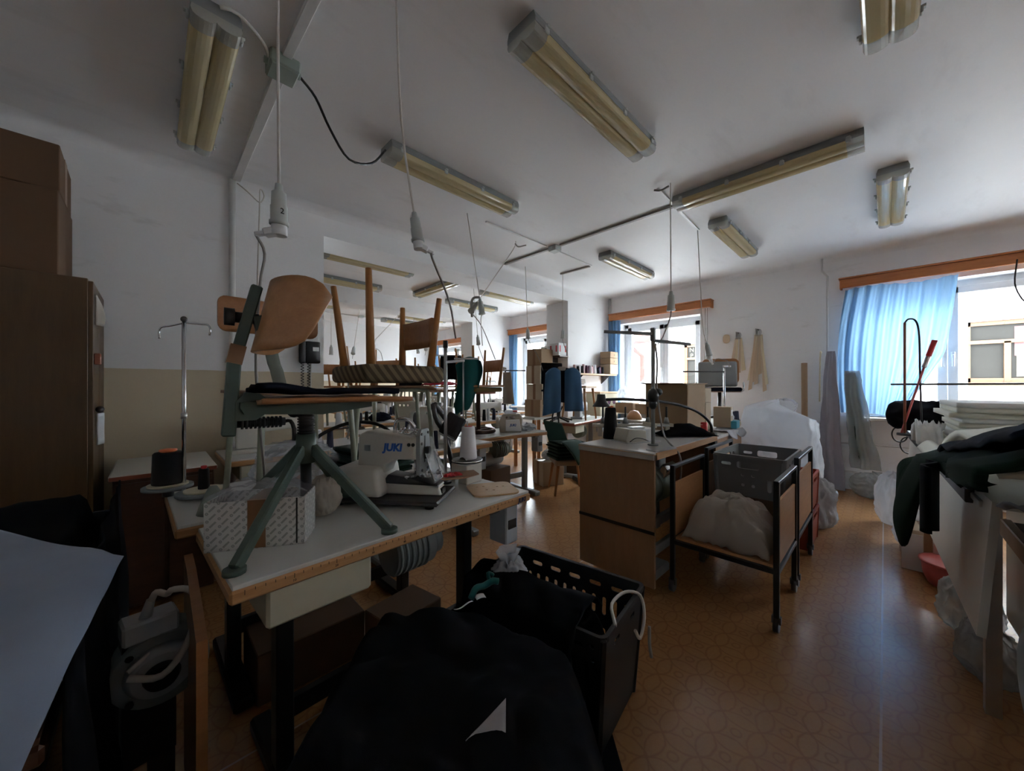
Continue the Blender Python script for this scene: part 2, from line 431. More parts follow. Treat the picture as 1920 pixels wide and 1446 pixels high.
wood('wood_wardrobe', (0.075, 0.038, 0.014), (0.115, 0.062, 0.024), 2, 3.2, 0.42, 10)
wood('wood_ply', (0.42, 0.20, 0.085), (0.56, 0.29, 0.135), 0, 5, 0.35, 6)
wood('wood_ply_dark', (0.30, 0.125, 0.045), (0.42, 0.19, 0.075), 0, 5, 0.35, 6)
wood('wood_chair', (0.36, 0.155, 0.05), (0.48, 0.225, 0.08), 2, 5, 0.35, 8)
wood('wood_edge', (0.42, 0.21, 0.085), (0.58, 0.33, 0.15), 0, 6, 0.4, 10)
wood('wood_chip', (0.28, 0.155, 0.08), (0.36, 0.205, 0.11), 2, 4, 0.5, 5)
wood('wood_light', (0.48, 0.30, 0.15), (0.60, 0.40, 0.21), 0, 5, 0.4, 6)
wood('wood_brown', (0.05, 0.022, 0.014), (0.085, 0.036, 0.02), 0, 5, 0.4, 6)
wood('wood_seat', (0.26, 0.145, 0.085), (0.37, 0.215, 0.13), 0, 5, 0.38, 6)
wood('veneer_red', (0.20, 0.055, 0.03), (0.30, 0.09, 0.045), 0, 5, 0.35, 6)
cloth('cloth_black', (0.0075, 0.0078, 0.010)); cloth('cloth_navy', (0.012, 0.014, 0.024)); cloth('cloth_green', (0.025, 0.055, 0.042))
cloth('cloth_darkgreen', (0.010, 0.022, 0.014)); cloth('cloth_teal', (0.012, 0.10, 0.095)); cloth('cloth_denim', (0.055, 0.13, 0.24))
cloth('cloth_pale', (0.22, 0.27, 0.36)); cloth('cloth_red', (0.45, 0.02, 0.04)); cloth('cloth_grey', (0.36, 0.36, 0.38)); cloth('cloth_white', (0.62, 0.64, 0.66))
cloth('cloth_beige', (0.40, 0.36, 0.31)); cloth('cloth_olive', (0.16, 0.11, 0.045)); cloth('cloth_lilac', (0.31, 0.30, 0.34)); cloth('cloth_seatgrey', (0.30, 0.31, 0.31))
cloth('curtain_blue', (0.25, 0.42, 0.62), trans=0.5); cloth('upholstery', (0.34, 0.25, 0.18))
film('film_clear', (0.80, 0.82, 0.86), 0.76, 0.25, 0.10); film('film_milky', (0.74, 0.77, 0.81), 0.28, 0.45, 0.2); film('film_silver', (0.60, 0.62, 0.65), 0.1, 0.2, 0.12)
film('film_grey', (0.45, 0.48, 0.47), 0.45, 0.35); film('film_tan', (0.60, 0.54, 0.47), 0.10, 0.4, 0.35); film('acrylic', (0.75, 0.78, 0.80), 0.72, 0.2, 0.08)
film('diffuser_end', (0.70, 0.70, 0.64), 0.4, 0.35, 0.10)
pane('window_glass')
def diffmat():
    m, nt, p, o = nmat('diffuser_yellow')
    v = coords(nt)
    n = ntex(nt, coords(nt, (1, 6, 6)), 3, 3)
    nt.links.new(mixc(nt, n, (0.64, 0.54, 0.30), (0.74, 0.65, 0.40)), p.inputs['Base Color'])
    p.inputs['Roughness'].default_value = 0.12; p.inputs['Coat Weight'].default_value = 0.5
    t = nt.nodes.new('ShaderNodeBsdfTranslucent'); t.inputs[0].default_value = (0.75, 0.62, 0.36, 1)
    mx = nt.nodes.new('ShaderNodeMixShader'); mx.inputs[0].default_value = 0.35
    nt.links.new(p.outputs[0], mx.inputs[1]); nt.links.new(t.outputs[0], mx.inputs[2]); nt.links.new(mx.outputs[0], o.inputs['Surface'])
diffmat()
stripes('cushion_stripe', ((0.075, 0.052, 0.028), (0.20, 0.15, 0.085)), (0.7, -0.5, 0.55), 0.03)
def boxprint():
    # white carton printed with rows of a small round emblem and a slanted word
    m, nt, p, o = nmat('carton_print')
    v = coords(nt)
    s = nt.nodes.new('ShaderNodeSeparateXYZ'); nt.links.new(v, s.inputs[0])
    x = mth(nt, 'ADD', s.outputs[0], s.outputs[1]); z = s.outputs[2]
    a = mth(nt, 'DIVIDE', mth(nt, 'SUBTRACT', x, z), 0.0233); b = mth(nt, 'DIVIDE', mth(nt, 'ADD', x, z), 0.058)
    row = mth(nt, 'FLOOR', a)
    fa = mth(nt, 'SUBTRACT', mth(nt, 'FRACT', a), 0.5); fb = mth(nt, 'SUBTRACT', mth(nt, 'FRACT', mth(nt, 'MULTIPLY_ADD', row, 0.37, b)), 0.5)
    inrow = mth(nt, 'LESS_THAN', mth(nt, 'ABSOLUTE', fa), 0.17)
    word = mth(nt, 'MULTIPLY', inrow, mth(nt, 'GREATER_THAN', fb, -0.12))
    word = mth(nt, 'MULTIPLY', word, mth(nt, 'LESS_THAN', mth(nt, 'FRACT', mth(nt, 'MULTIPLY', fb, 14)), 0.68))
    word = mth(nt, 'MULTIPLY', word, mth(nt, 'LESS_THAN', fb, 0.4))
    r = mth(nt, 'SQRT', mth(nt, 'ADD', mth(nt, 'POWER', mth(nt, 'MULTIPLY', mth(nt, 'ADD', fb, 0.3), 2.5), 2), mth(nt, 'POWER', fa, 2)))
    ring = mth(nt, 'LESS_THAN', mth(nt, 'ABSOLUTE', mth(nt, 'SUBTRACT', r, 0.17)), 0.1)
    k = mth(nt, 'MAXIMUM', word, mth(nt, 'MULTIPLY', ring, 0.7))
    nt.links.new(mixc(nt, mth(nt, 'MULTIPLY', k, 0.72), (0.60, 0.60, 0.57), (0.06, 0.08, 0.07)), p.inputs['Base Color']); p.inputs['Roughness'].default_value = 0.7
boxprint()
# ================================================================ room shell
CZ = 2.84; YL = 3.55; YB = 3.99; Y2 = 6.15; Y2B = 6.55; YF = 9.5; XB = -2.5; YN = -5.2
struct(B().bx(XB - .3, WX + .35, YN - .3, YF + .3, -.2, 0).out('floor', 'floor_vinyl'))
struct(B().bx(XB - .3, WX + .35, YN - .3, YF + .3, CZ, CZ + .25).out('ceiling', 'ceiling_paint'))
holes = [[(a, z0), (b, z0), (b, z1), (a, z1)] for (a, b, z0, z1) in WINS]
o = B().prism([(YN - .3, 0), (YF + .3, 0), (YF + .3, CZ), (YN - .3, CZ)], .35, Matrix.Translation((WX, 0, 0)) @ PYZ, holes).out('wall_window', 'wall_white'); struct(o)
wl_ = B(); wl_.bx(XB, 1.106, YL, YB, 0, CZ); struct(wl_.out('wall_left', 'wall_dado'))
b = B(); b.bx(1.106, WX, YL, YB, 2.6, CZ); struct(b.out('beam', 'wall_white'))
b = B(); b.bx(4.74, WX, YL, YB, 0, 2.6); struct(b.out('pier', 'wall_white'))
b = B(); b.bx(1.106, WX, Y2, Y2B, 2.6, CZ); struct(b.out('beam', 'wall_white'))
b = B(); b.bx(4.86, WX, Y2, Y2B, 0, 2.6); struct(b.out('pier', 'wall_white'))
b = B(); b.bx(XB, 1.106, Y2, Y2B, 0, CZ); struct(b.out('wall_middle', 'wall_dado'))
b = B(); b.bx(XB - .3, WX, YF, YF + .3, 0, CZ); struct(b.out('wall_far', 'wall_dado'))
b = B(); b.bx(XB - .3, XB, YN, YF, 0, CZ); struct(b.out('wall_back', 'wall_white'))
b = B(); b.bx(XB - .3, WX, YN - .3, YN, 0, CZ); struct(b.out('wall_right', 'wall_white'))
# rounded plaster cove where the left wall meets the ceiling
def cove(name, p0, p1, n):
    p0, p1 = Vector(p0), Vector(p1); n = Vector(n); b = B(); r = .07
    def f(u, v):
        a = v * pi / 2
        return p0.lerp(p1, u) + n * (r - r * sin(a)) + Vector((0, 0, -(r - r * cos(a))))
    b.grid(f, 1, 6); struct(b.out(name, 'ceiling_paint'))
cove('trim_1', (XB, YL, CZ), (1.106, YL, CZ), (0, -1, 0)); cove('trim_2', (1.106, YL, CZ), (WX, YL, CZ), (0, -1, 0)); cove('trim_3', (WX, YL, CZ), (WX, YN, CZ), (-1, 0, 0))
# windows
def window(i, a, b, z0, z1, split):
    root = thing('window_%d' % i, '', ''); del root['label']; del root['category']; struct(root)
    x = WX + .20; root.location = (x, 0, 0)
    fw = .06
    f = B(); f.bx(0, .07, a, b, z1 - fw, z1); f.bx(0, .07, a, b, z0, z0 + fw); f.bx(0, .07, a, a + fw, z0, z1); f.bx(0, .07, b - fw, b, z0, z1)
    f.out('frame', 'white_plastic', root)
    for (u, v) in ((a + fw, split), (split, b - fw)):
        s = B(); sw = .075; y0, y1, q0, q1 = u + .002, v - .002, z0 + fw + .002, z1 - fw - .002
        s.bx(-.02, .05, y0, y1, q1 - sw, q1, .006); s.bx(-.02, .05, y0, y1, q0, q0 + sw, .006); s.bx(-.02, .05, y0, y0 + sw, q0, q1, .006); s.bx(-.02, .05, y1 - sw, y1, q0, q1, .006)
        so = s.out('sash', 'white_plastic', root)
        B().bx(.01, .02, y0 + sw, y1 - sw, q0 + sw, q1 - sw).out('pane', 'window_glass', so)
        if u > a + .3 or i in (2,):
            h = B(); hy = (y0 + .035) if u > a + .3 else (y1 - .035)
            h.box((-.03, hy, (z0 + z1) / 2 - .05), (.02, .03, .07), bev=.006); h.box((-.045, hy, (z0 + z1) / 2 - .11), (.015, .02, .13), bev=.005); h.out('handle', 'white_plastic', so)
    sl = B(); sl.bx(-.38, 0, a - .06, b + .06, z0 - .035, z0, .006); sl.out('sill', 'shelf_white', root)
window(1, *WINS[0], 2.62); window(2, *WINS[1], -.48); window(3, *WINS[2], 5.2); window(4, *WINS[3], 8.5); window(5, *WINS[4], -3.6)  # the last window is out of view, put in to brighten the room
# pine pelmet boards over the windows
for k, (y0, y1, lab) in enumerate(((1.80, 3.49, 'orange pine pelmet over the window with the plastic bags'), (-1.7, .38, 'orange pine pelmet over the half drawn blue curtain'),
                     (4.38, 6.12, 'orange pine pelmet over the window in the second room'), (7.6, 9.42, 'orange pine pelmet over the window in the farthest room'))):
    t = thing('pelmet', lab, 'pelmet', (WX, (y0 + y1) / 2, 2.46)); h = (y1 - y0) / 2
    B().bx(-.13, -.105, -h, h, -.05, .055, .006).out('front_board', 'wood_pine', t)
    B().bx(-.15, 0, -h - .01, h + .01, .055, .072, .005).out('top_board', 'wood_pine', t)
    B().bx(-.105, -.0, -h, -h + .02, -.05, .055).out('end_board', 'wood_pine', t); B().bx(-.105, -.0, h - .02, h, -.05, .055).out('end_board', 'wood_pine', t)
    B().cyl((-.06, -h + .02, 0), (-.06, h - .02, 0), .008).out('curtain_rail', 'white_plastic', t)
# curtains
def curtain(label, y0, y1, zt, zb, folds, amp, x, group=None, pull=0.0, label2=None):
    b = B(); rnd = random.Random(int((y0 + 20) * 100))
    def f(u, v):
        g = (1 - v)
        w = (y1 - y0)
        yy = y0 + w * u + pull * sin(v * pi * .5) ** 2 * (1 if u > .5 else -.25) * abs(u - .5) * 2
        ph = folds * 2 * pi * (u + .02 * sin(v * 3 + u * 9))
        a = amp * (.55 + .45 * g) * (1 + .3 * sin(u * 17))
        xx = x + a * sin(ph) + .5 * a * sin(2.3 * ph + 1) + .02 * fz(u * 3, v * 2)
        return (xx, yy, zt + (zb - zt) * v + .012 * sin(u * 9) * v)
    b.grid(f, max(24, int(folds * 10)), 24)
    o = b.out('curtain', 'curtain_blue'); o.location = (0, 0, 0)
    return tag(o, label, 'curtain')
def curtain_wide():
    # the drawn curtain: gathered at the rail, its free edge sweeping back to the left as it falls
    b = B()
    def f(u, v):
        ytop = .33 - .86 * u; ybot = .37 - .70 * u
        side = .05 * sin(v * pi) * (1 - u)
        sweep = (-.02 * sin(v * pi)) * u + (.20 * max(0, v - .55) / .45) * u ** 3
        y = ytop + (ybot - ytop) * v + side + sweep
        ph = 2 * pi * 7.5 * u + .8 * sin(v * 2.2 + u * 4)
        am = .022 * (1 - .45 * v) + .006
        x = 5.905 + am * sin(ph) + .012 * sin(2.1 * ph + v * 2) + .02 * fz(u * 4, v * 3) - .03 * (1 - u) * v
        return (x, y, 2.388 + (.925 - 2.388) * v + .015 * sin(u * 7))
    b.grid(f, 90, 30)
    return tag(b.out('curtain', 'curtain_blue'), 'wide pale blue curtain drawn halfway across the window', 'curtain')
curtain_wide()
curtain('narrow blue curtain gathered beside the window with plastic bags', 3.28, 3.50, 2.405, .55, 3, .028, 5.90)
curtain('narrow blue curtain beside the window in the second room', 5.86, 6.08, 2.405, .55, 3, .028, 5.90)
curtain('narrow blue curtain beside the window in the farthest room', 9.10, 9.34, 2.405, .55, 3, .028, 5.90)
# pipes
def pipe(label, pts, r, mat='pipe_white', name='pipe'):
    return tag(B().tube(pts, r, 10, 1).out(name, mat), label, 'pipe')
pipe('white vertical pipe down the left wall by the hanging cord', [(.44, 3.515, 0), (.44, 3.515, 2.83)], .022)
pipe('white pipe in the corner between pier and window wall', [(5.97, 3.52, 0), (5.97, 3.52, 2.83)], .02)
pipe('thin white pipe running down the wall beside the hanging bundles', [(5.97, .50, 1.5), (5.97, .50, 2.6), (5.97, .55, 2.68), (5.97, .55, 2.83)], .012)
pipe('white heating pipe running low along the window wall', [(5.95, 1.85, .56), (5.95, -2.5, .56)], .011)
pipe('white heating pipe just above the floor along the window wall', [(5.95, 1.85, .22), (5.95, -2.5, .22)], .013)
# radiators
def radiator(label, y0, y1, z0=.12, z1=.66):
    t = thing('radiator', label, 'radiator', (5.86, (y0 + y1) / 2, 0)); n = int((y1 - y0) / .06); w = (y1 - y0)
    me = None
    for k in range(n):
        y = -w / 2 + (k + .5) * w / n
        if me is None:
            o = B().box((0, 0, (z0 + z1) / 2), (.12, w / n * .72, z1 - z0), bev=.018, seg=2).out('rib', 'radiator_cream', t, (0, y, 0)); me = o.data
        else:
            o = bpy.data.objects.new('rib', me); COL.objects.link(o); o.parent = t; o.location = (0, y, 0)
    B().cyl((0, -w / 2, z1 - .05), (0, w / 2, z1 - .05), .02).cyl((0, -w / 2, z0 + .05), (0, w / 2, z0 + .05), .02).out('header_pipe', 'radiator_cream', t)
    for q in (-w / 2 + .05, w / 2 - .08): B().bx(-.03, .03, q, q + .03, 0, z0 + .02).out('foot', 'radiator_cream', t)
radiator('cream ribbed radiator under the window with the plastic bags', 2.2, 3.1)
# ================================================================ outside
struct(B().bx(WX + .36, 40, -30, 40, -1.6, -1.5).out('street_ground', 'street'))
tw = thing('building', 'white house across the lane with brown framed windows', 'building', (10.2, 0, -1.5))
hz = [[(y0, z0), (y1, z0), (y1, z1), (y0, z1)] for (y0, y1, z0, z1) in ((-1.95, -.98, 2.80, 3.86), (2.80, 3.80, 2.72, 3.85))]
B().prism([(-30, 0), (5.35, 0), (5.35, 5.0), (-30, 5.0)], .3, PYZ, hz).out('wall', 'facade', tw)
for (y0, y1, z0, z1) in ((-1.95, -.98, 2.80, 3.86), (2.80, 3.80, 2.72, 3.85)):
    f = B(); w = .075
    f.bx(.06, .14, y0, y1, z0, z0 + w); f.bx(.06, .14, y0, y1, z1 - w, z1); f.bx(.06, .14, y0, y0 + w, z0, z1); f.bx(.06, .14, y1 - w, y1, z0, z1)
    zm = z0 + (z1 - z0) * .66; ym = y0 + (y1 - y0) * .52
    f.bx(.05, .14, y0, y1, zm - .03, zm + .03); f.bx(.05, .14, ym - .035, ym + .035, z0, zm)
    fo = f.out('window', 'facade_wood', tw)
    for (u0, u1, v0, v1) in ((y0 + w, y1 - w, zm + .03, z1 - w), (y0 + w, ym - .035, z0 + w, zm - .03), (ym + .035, y1 - w, z0 + w, zm - .03)):
        B().bx(.10, .11, u0, u1, v0, v1).out('pane', 'dark_glass', fo)
    B().bx(-.06, .06, y0 - .05, y1 + .05, z0 - .06, z0, .01).out('sill', 'facade_wood', tw)
# poster-like writing and red print in the panes across the lane
text_obj('lettering', 'N', .16, 'poster_cream', tw, (.095, 3.62, 3.70), (RAD(90), 0, RAD(-90)))
text_obj('lettering', 'P', .16, 'poster_cream', tw, (.095, 3.62, 3.54), (RAD(90), 0, RAD(-90)))
B().bx(.092, .099, -1.86, -1.52, 3.25, 3.74).out('poster', 'poster_pink', tw)
B().bx(.090, .097, -1.86, -1.54, 2.90, 3.42).out('poster', 'poster_cream', tw)
B().bx(-.55, .0, 4.72, 5.6, 3.98, 4.22, .01).out('eave', 'roof_red', tw)
B().tube([(-.45, 5.10, 3.98), (-.45, 5.10, 3.85), (-.10, 4.92, 3.6), (-.08, 4.92, 0)], .07, 8, 1).out('downpipe', 'roof_red', tw)
tag(B().cyl((6.75, -.62, -1.5), (6.75, -.62, 6.5), .055).out('downpipe', 'grey_steel'), 'grey metal downpipe outside the curtained window', 'downpipe')
# ================================================================ ceiling: fluorescent fixtures
def make_fixture(L=1.16):
    t = thing('light_fixture', 'x', 'light fixture')
    h = L / 2
    B().prism([(-.075, 0), (-.085, -.03), (-.085, -.05), (.085, -.05), (.085, -.03), (.075, 0)], L, Matrix.Translation((-h, 0, 0)) @ PYZ).out('tray', 'grey_steel', t)
    prof = [(.083, -.048), (.086, -.066)]
    for k in range(9):
        a = pi * k / 8; prof.append((.042 + .040 * cos(a), -.078 - .017 * sin(a)))
    for k in range(1, 9):
        a = pi * k / 8; prof.append((-.042 + .040 * cos(a), -.078 - .017 * sin(a)))
    prof += [(-.086, -.066), (-.083, -.048)]
    B().prism(prof, L - .16, Matrix.Translation((-h + .08, 0, 0)) @ PYZ).out('diffuser', 'diffuser_yellow', t)
    for s in (-1, 1):
        pr = [(x * .99, z) for x, z in prof]
        B().prism(pr, .08, Matrix.Translation((s * h - (0 if s < 0 else .08), 0, 0)) @ PYZ).out('end_cap', 'diffuser_end', t)
    me = None
    for s in (-1, 1):
        for k in range(4):
            x = -h + L * (.06 + .88 * k / 3)
            if me is None:
                b = B(); b.box((0, 0, -.052), (.028, .010, .030), bev=.003); b.box((0, .006, -.040), (.018, .012, .010)); c = b.out('clip', 'socket_grey', t); me = c.data
            else:
                c = bpy.data.objects.new('clip', me); COL.objects.link(c); c.parent = t
            c.location = (x, s * .091, 0); c.rotation_euler = (0, 0, 0 if s > 0 else pi)
    return t
FX = make_fixture(); KIDS[FX.name] = [o for o in bpy.data.objects if o.parent == FX]
FIX = [((.195, 2.53), 90, 'yellowed fluorescent ceiling fixture next to the green junction box'),
       ((1.73, 1.115), 0, 'yellowed fluorescent ceiling fixture alone above the button sewing machine'),
       ((1.68, 2.30), 0, 'fluorescent ceiling fixture fed by a drooping black cable'),
       ((3.195, .67), 90, 'brown stained fluorescent ceiling fixture set crosswise by the hooked cords'),
       ((1.74, -.015), 0, 'fluorescent ceiling fixture over the open floor, away from all hanging cords'),
       ((4.39, -.04), 0, 'fluorescent ceiling fixture nearest the curtained window'),
       ((4.40, 1.11), 0, 'fluorescent ceiling fixture above the cardboard boxes by the window wall'),
       ((4.41, 2.33), 0, 'fluorescent ceiling fixture over the shelf of thread cones'),
       ((1.97, 4.58), 0, 'fluorescent fixture just behind the beam over the wooden chair legs'),
       ((2.02, 5.66), 0, 'fluorescent fixture deeper in the second room beyond the wooden chair legs'),
       ((3.22, 5.0), 90, 'fluorescent fixture set crosswise on the second room ceiling'),
       ((4.42, 5.58), 0, 'fluorescent fixture behind the bundle of tied hanging sockets'),
       ((4.45, 4.63), 0, 'fluorescent fixture close to the pier in the second room'),
       ((1.98, 7.53), 0, 'fluorescent fixture in the farthest room beside the wall edge'),
       ((4.43, 8.26), 0, 'fluorescent fixture in the farthest room close to the far wall'),
       ((4.47, 7.50), 0, 'fluorescent fixture in the farthest room close to the second beam')]
for i, ((x, y), rz, lab) in enumerate(FIX):
    if i == 0: o = FX; o.location = (x, y, CZ); o.rotation_euler = (0, 0, RAD(rz)); o['label'] = lab
    else: o = dup(FX, (x, y, CZ), rz, lab)
    o['group'] = 'fluorescent ceiling fixtures'
# trunking, junction boxes, ceiling cables
def trunk(label, p0, p1, w=.035, h=.02, mat='pipe_white'):
    p0, p1 = Vector((*p0, CZ - h / 2)), Vector((*p1, CZ - h / 2)); c = (p0 + p1) / 2
    b = B(); b.bar(p0 - c, p1 - c, w, h, bev=.002); o = b.out('cable_trunking', mat); o.location = c
    return tag(o, label, 'cable trunking')
trunk('white trunking on the ceiling from wall pipe to green junction box', (.46, 3.47), (.46, 2.14), .05, .03)
trunk('white trunking on the ceiling running past the green junction box overhead', (.46, 2.0), (.5, .6), .04, .025)
trunk('long grey trunking between the small ceiling box and the crosswise fixture', (3.28, 2.56), (3.28, 1.27), .035, .02, 'cable_grey')
trunk('short grey trunking between the beam and the small ceiling box', (3.28, 3.47), (3.28, 2.72), .035, .02, 'cable_grey')
trunk('white trunking on the ceiling reaching the drooping cable fixture', (3.2, 2.70), (2.3, 2.70), .02, .015)
trunk('thin white trunking from the small ceiling box towards the window', (3.36, 2.70), (4.15, 2.72), .016, .012)
trunk('short brown trunking ending above the hanging socket by the pier', (4.14, 2.74), (4.13, 3.22), .03, .02, 'cable_grey')
trunk('thin white trunking joining the two hooked cords near the crosswise fixture', (2.9, 1.28), (3.97, 1.33), .02, .012)
trunk('thin trunking on the far room ceiling', (2.3, 8.42), (5.9, 8.42), .03, .02)
def jbox(label, loc, s, mat):
    t = thing('junction_box', label, 'junction box', loc)
    B().box((0, 0, -s * .26), (s, s, s * .5), bev=.006).out('body', mat, t)
    B().box((0, 0, -s * .54), (s * .92, s * .92, s * .06), bev=.004).out('cover', mat, t)
    for k, (x, y) in enumerate(((s * .56, 0), (-s * .56, 0), (0, s * .56))):
        B().cyl((x - .01 * (x > 0) + .01 * (x < 0), y - .01 * (y > 0), -s * .28), (x * 1.1, y * 1.1, -s * .28), s * .12).out('gland', mat, t)
jbox('green grey junction box on the ceiling beside the yellowed fixture', (.457, 2.069, CZ), .125, 'box_green')
jbox('small pale junction box where the ceiling trunking branches', (3.28, 2.64, CZ), .11, 'socket_grey')
jbox('tiny junction box on the far room ceiling trunking', (3.38, 8.33, CZ), .10, 'socket_grey')
tag(B().tube([(.53, 2.07, CZ - .03), (.62, 2.12, CZ - .06), (.70, 2.14, CZ - .18), (.82, 2.19, CZ - .27), (.98, 2.25, CZ - .20), (1.09, 2.29, CZ - .05)], .007, 6).out('power_cable', 'cable_black'),
    'black power cable drooping from the green junction box to a fixture', 'cable')
tag(B().tube([(.20, 1.92, CZ - .03), (.26, 1.92, CZ - .015), (.36, 2.0, CZ - .012), (.395, 2.05, CZ - .03)], .008, 6).out('power_cable', 'cable_white'),
    'short white cable from the junction box to the yellowed fixture', 'cable')
# ================================================================ hanging power sockets
def socket(label, top, sock, tail, r=.0045, s=1.0, plug=None, cmat='cable_white', bend=None, group=None, smat='socket_grey', tmat='cable_grey'):
    """cable from ceiling point top to socket point sock (socket hangs along the cable), then tail points"""
    top, sock = Vector(top), Vector(sock); t = thing('hanging_socket', label, 'power socket', sock, 0, group)
    lo = lambda v: Vector(v) - sock
    pts = [lo(top)] + ([lo(p) for p in bend] if bend else []) + [Vector((0, 0, 0))]
    d = (pts[-1] - pts[-2]).normalized()
    B().tube(pts, r, 6, 3 if bend else 1).out('cable', cmat, t)
    q = Vector((0, 0, -1)).rotation_difference(d).to_euler()
    pr = [(0, .012), (.010, .010), (.012, -.010), (.020, -.016), (.0215, -.055), (.0235, -.058), (.0235, -.10), (.027, -.102), (.027, -.112), (.024, -.114), (0, -.114)]
    B().lathe([(a * s, z * s) for a, z in pr], (0, 0, 0), q, 14).out('socket_body', smat, t)
    e = d * (.114 * s)
    if plug:
        pl = Vector(plug).normalized(); b = B(); c = e + d * .016 * s
        b.cyl(e, e + d * .030 * s, .022 * s, n=14); b.bar(c, c + pl * .042 * s, .030 * s, .024 * s, up=d, bev=.004 * s); b.bar(c + pl * .04 * s, c + pl * .068 * s, .016 * s, .014 * s, up=d, bev=.003 * s)
        b.out('plug', 'white_plastic', t); e = c + pl * .066 * s
    if tail: B().tube([e] + [lo(p) for p in tail], r, 6, 4).out('plug_cable', tmat, t)
    return t
SG = 'power sockets hanging from the ceiling'
s1 = socket('hanging power socket marked 2 with a plug and bent lead', (.300, 1.42, CZ), (.309, 1.449, 1.925), [(.275, 1.486, 1.70), (.262, 1.495, 1.583), (.253, 1.50, 1.30), (.30, 1.62, .9)], s=1.12, plug=(-.55, .35, -.15), group=SG,
            bend=[(.301, 1.425, 2.4)])
text_obj('number', '2', .026, 'dark_ink', s1, (.004, -.0268, -.088), (RAD(90), 0, RAD(10)), .0008)
socket('hanging power socket with its plug lead leading to a thread stand pole', (.690, 1.36, CZ), (.741, 1.305, 1.925), [(.80, 1.27, 1.76), (.93, 1.34, 1.62), (1.03, 1.43, 1.475)], s=.95, plug=(.55, -.35, -.3), group=SG,
       bend=[(.704, 1.342, 2.3)])
# pair of sockets tied together on two cords
socket('taped pair of hanging sockets on two cords meeting at an angle', (2.075, 2.702, CZ), (2.171, 2.633, 2.045), [(2.18, 2.63, 1.86), (2.19, 2.62, 1.62)], s=1.2, group=SG, tmat='cable_white')
socket('lower hanging socket tied to its neighbour by a dark strap', (2.854, 2.846, CZ), (2.165, 2.675, 2.02), [(2.22, 2.66, 1.80), (2.36, 2.63, 1.50)], s=1.15, group=SG, bend=[(2.80, 2.84, 2.72)], smat='cable_grey')
tag(B().tube([(2.15, 2.61, 2.06), (2.10, 2.64, 2.05), (2.09, 2.66, 1.99), (2.10, 2.66, 1.88)], .012, 6).out('strap', 'cable_grey'), 'dark strap tying two hanging sockets together', 'strap')
socket('hanging socket leaning in front of the second room window', (3.56, 3.369, CZ), (3.50, 3.27, 1.99), [(3.53, 3.24, 1.78), (3.62, 3.18, 1.60), (3.7, 3.1, 1.25)], s=1.15, group=SG)
socket('hanging socket in front of the pier above white cartons', (4.152, 3.2, CZ), (4.10, 3.16, 2.03), [(4.10, 3.15, 1.85), (4.12, 3.1, 1.70)], s=1.1, group=SG)
socket('hanging socket in front of the pelmet of the bag window', (2.902, 1.18, CZ), (2.960, 1.199, 1.99), [(2.95, 1.205, 1.78), (2.90, 1.26, 1.60), (2.83, 1.30, 1.565)], s=1.25, group=SG)
socket('hanging socket with tilted body beside the grey office chair', (3.96, 1.335, CZ), (4.028, 1.271, 1.68), [(4.09, 1.20, 1.52), (4.16, 1.12, 1.50), (4.19, 1.11, 1.44)], s=1.15, group=SG, bend=[(3.99, 1.30, 1.9)], plug=(.2, -.2, -.6))
socket('hanging socket with a lamp shade below, second room', (2.02, 4.78, CZ), (2.06, 4.74, 1.74), None, s=1.2, group=SG)
socket('slanting hanging socket seen between wooden chair legs', (3.2, 6.0, 2.6), (2.60, 5.85, 1.99), [(2.66, 5.80, 1.82), (2.68, 5.7, 1.6)], s=1.5, group=SG)
socket('hanging socket close to the wall edge in the farthest room', (2.611, 7.924, CZ), (2.617, 7.943, 2.06), None, s=1.6, group=SG)
socket('hanging socket in front of the second pier', (3.2, 4.02, 2.6), (3.42, 4.20, 1.98), [(3.45, 4.2, 1.8), (3.5, 4.15, 1.6)], s=1.2, group=SG)
socket('slanted hanging socket by the far window, on a long cord', (4.5, 7.85, CZ), (4.25, 7.05, 2.13), [(4.2, 6.95, 1.9)], s=1.5, group=SG)
socket('straight hanging socket by the far window', (4.1, 7.3, CZ), (4.1, 7.1, 2.1), None, s=1.4, group=SG)
socket('small hanging socket on a slack cord in the far room', (3.1, 7.7, CZ), (2.75, 7.1, 1.98), [(2.68, 7.0, 1.75)], s=1.5, group=SG)
tag(B().tube([(.47, 3.50, CZ - .03), (.53, 3.44, CZ - .10), (.60, 3.42, CZ - .16), (.63, 3.42, CZ - .10), (.605, 3.42, CZ - .06), (.60, 3.42, CZ - .2), (.585, 3.42, 2.0), (.58, 3.42, 1.3), (.57, 3.4, .9)], .0055, 6).out('cord', 'cable_white'),
    'thin white cord hooked to the ceiling by the wall pipe', 'cord')
# hooks of wire on the ceiling where cords hang
tag(B().tube([(2.88, 1.30, CZ - .02), (2.89, 1.25, CZ - .035), (2.90, 1.19, CZ - .02)], .008, 6).out('cord_hook', 'cable_grey'), 'bent cord hook by the crosswise fixture', 'hook')
tag(B().tube([(3.0, 2.83, CZ - .012), (2.9, 2.85, CZ - .05), (2.85, 2.85, CZ - .03)], .008, 6).out('cord_hook', 'cable_grey'), 'bent wire hook holding the slanted cord', 'hook')
